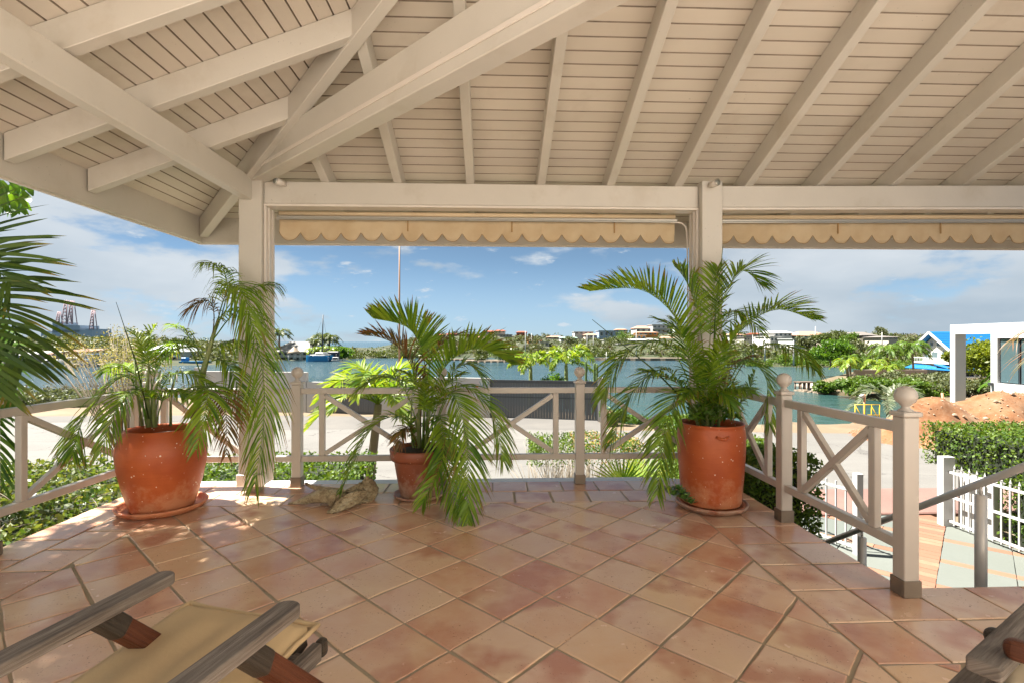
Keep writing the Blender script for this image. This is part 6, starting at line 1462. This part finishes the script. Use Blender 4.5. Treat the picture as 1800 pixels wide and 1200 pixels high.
for x0, x1, y0, y1 in ((92, 150, 592, 580), (98, 140, 580, 572), (92, 101, 580, 566), (72, 82, 594, 582), (150, 162, 592, 578)): MB(True).box((x0-900)/FPX*Yr, (x1-900)/FPX*Yr, Yr, Yr+20, CAMH+(600-y0)*Yr/FPX-2, CAMH+(600-y1)*Yr/FPX).build('deck_block', gry, rg_)

# blue roofed house on the peninsula
bh = empty('villa', cw(60, 70, -3), 'cream two storey villa with bright blue roof, balcony and porch', 'house'); cm = plain('villa_cream', (.46,.45,.38)); bm_ = plain('roof_blue', (.006,.13,.34), .45); wt = plain('villa_white', (.5,.5,.5), .5)
x0, x1, ya, yb_ = 57.0, 72.0, 67.5, 72.2; ym_ = 70.0
MB(True).box(x0+.9, x1, ya, yb_, -3.1, .6).build('wall', cm, bh)
MB(True).add([(x0+.9, ya, .602), (x0+.9, yb_, .602), (x0+.9, ym_, 2.5), (x1, ya, .602), (x1, yb_, .602), (x1, ym_, 2.5)], [(0,2,1), (3,4,5), (0,3,5,2), (1,2,5,4), (0,1,4,3)]).build('gable_wall', cm, bh)
rf = MB(True); slab_poly(rf, [(x0, ya-.8, .25), (x1+.3, ya-.8, .25), (x1+.3, ym_, 2.62), (x0, ym_, 2.62)], .13); rf.build('roof', bm_, bh)
rf2 = MB(True); slab_poly(rf2, [(x0, ym_+.001, 2.62), (x1+.3, ym_+.001, 2.62), (x1+.3, yb_+.8, .4), (x0, yb_+.8, .4)], .13); rf2.build('roof', bm_, bh)
for k in range(1, 9): 
    t_ = k/9; MB(True).beam((x0, ya-.8+(ym_-ya+.8)*t_, .25+2.37*t_+.15), (x1+.3, ya-.8+(ym_-ya+.8)*t_, .25+2.37*t_+.15), .06, .04).build('roof_rib', bm_, bh)
MB(True).beam((x0-.05, ya-.85, .22), (x0-.05, ym_, 2.62), .08, .32).build('bargeboard', wt, bh); MB(True).beam((x0-.05, yb_+.85, .38), (x0-.05, ym_, 2.62), .08, .32).build('bargeboard', wt, bh)
def winx(parent, x, ya_, yb2, z0, z1, gl_=(.05,.07,.07)):
    a = MB(True).box(x-.05, x+.02, ya_, yb2, z0, z1).build('window', wt, parent); MB(True).box(x-.08, x-.052, ya_+.1, yb2-.1, z0+.1, z1-.1).build('pane', plain('villa_glass', gl_, .1), a)
for a_, b_, z0, z1 in ((68.0, 69.0, -.95, .1), (69.5, 70.6, -.95, .1), (70.9, 71.8, -.95, .1), (68.9, 69.8, .7, 1.35), (70.2, 70.9, .7, 1.35)): winx(bh, x0+.9, a_, b_, z0, z1, (.10,.14,.15))
for a_, b_ in ((x0+1.3, x0+2.6), (x0+3.2, x0+4.6)): 
    win(bh, a_, b_, ya, -.95, .1, frame=(.7,.7,.69))
MB(True).box(x0-.6, x0+6, ya-1.6, yb_, -1.52, -1.32).build('balcony', wt, bh)
MB(True).box(x0-.6, x0+6, ya-1.62, ya-1.56, -.80, -.70).build('balcony_rail', wt, bh); MB(True).box(x0-.62, x0-.56, ya-1.6, yb_, -.80, -.70).build('balcony_rail', wt, bh)
for k in range(26): MB(True).box(x0-.6+k*.25, x0-.56+k*.25, ya-1.61, ya-1.57, -1.318, -.802).build('baluster', wt, bh)
for k in range(22): MB(True).box(x0-.61, x0-.57, ya-1.4+k*.28, ya-1.36+k*.28, -1.318, -.802).build('baluster', wt, bh)
rf3 = MB(True); slab_poly(rf3, [(x0-1.4, ya-3.2, -2.25), (x1, ya-3.2, -2.25), (x1, ya-.01, -1.62), (x0-1.4, ya-.01, -1.62)], .10); slab_poly(rf3, [(x0-1.6, ya-3.2, -2.26), (x0-1.41, ya-3.2, -2.26), (x0-.01, yb_, -1.62), (x0-1.6, yb_, -2.25)], .09); rf3.build('porch_roof', bm_, bh)
for x in (x0-1.3, x0+1.2, x0+3.7, x0+6.2, x0+8.7): MB(True).box(x, x+.16, ya-3.1, ya-2.94, -3.1, -2.27).build('porch_post', wt, bh)
for x in (x0-1.1, x0+1.4, x0+3.9, x0+6.4): MB(True).box(x+.05, x+2.2, ya-.06, ya-.01, -3.0, -1.75).build('porch_opening', plain('porch_dark', (.06,.06,.055), .3), bh)
MB(True).box(x0-2, x1, ya-3.4, ya+.5, -3.6, -2.98).build('porch_floor', wt, bh)

# modern white building at the right edge
mbd = empty('modern_building', cw(27, 28, -2.1), 'bright white modern building with a square portal frame and large dark windows', 'building'); wm_ = plain('stark_white', (.5,.5,.49), .6)
zT = 2.31
MB(True).box(23.95, 24.55, 27.68, 28.0, -3.2, zT-.52).build('portal_column', wm_, mbd, bevel=.01)
MB(True).box(23.95, 24.55, 16.0, 28.0, zT-.517, zT).build('portal_beam', wm_, mbd, bevel=.01)
MB(True).box(23.95, 24.25, 25.27, 25.62, -3.2, zT-.52).build('wall', wm_, mbd); MB(True).box(24.253, 32, 25.3, 25.60, -3.2, zT-.52).build('wall', wm_, mbd)
MB(True).box(23.955, 24.25, 16, 25.267, -3.2, -1.45).build('wall', wm_, mbd); MB(True).box(23.955, 24.25, 16, 25.267, -1.17, -.62).build('wall', wm_, mbd); MB(True).box(23.955, 24.25, 16, 25.267, 1.58, zT-.52).build('wall', wm_, mbd)
MB(True).box(24.6, 32, 16, 25.29, -3.0, zT-.53).build('interior_block', plain('room_shade', (.10,.12,.13), .8), mbd)
mg, ntg, bg_ = new_mat('tinted_glass'); bg_.inputs['Base Color'].default_value = (.14, .22, .24, 1); bg_.inputs['Roughness'].default_value = .03; bg_.inputs['Metallic'].default_value = .6; M['tint'] = mg
wf = plain('window_black', (.03,.035,.04), .4)
for a_, b_ in ((24.28, 25.25), (22.6, 24.22), (19, 22.54)):
    f_ = MB(True).box(24.09, 24.15, a_, b_, -.615, 1.575).build('window', wf, mbd); MB(True).box(24.06, 24.087, a_+.05, b_-.05, -.565, 1.525).build('pane', M['tint'], f_)
    f_ = MB(True).box(24.09, 24.15, a_, b_, -1.445, -1.175).build('window', wf, mbd); MB(True).box(24.06, 24.087, a_+.04, b_-.04, -1.41, -1.21).build('pane', M['tint'], f_)
MB(True).box(23.78, 23.94, 25.45, 25.6, -.75, -.62).build('wall_lamp', wf, mbd)
# dry frond tips hanging in at the right edge
rp = empty('dry_palm', cw(7.6, 6.4, -1.5), 'palm with thin drying leaf tips hanging in at the right edge', 'palm')
MB(True).tube([(8.1, 6.4, -1.5), (8.2, 6.4, 2.2)], .09, 8).build('trunk', M['bark'], rp)
for k, b_ in enumerate(([(1980,620,6.4),(1880,568,6.2),(1775,600,6.0)], [(1980,620,6.4),(1880,600,6.1),(1800,640,6.0)])):
    build_frond('frond', [P(*q) for q in b_], M['palm_brown'], rp, n=20, L=.5, wd=.010, droop=.8, vee=.1, seed=980+k, t0=.2, rad=.006)
print('tiles', tile_count[0], 'objects', len(C.objects))
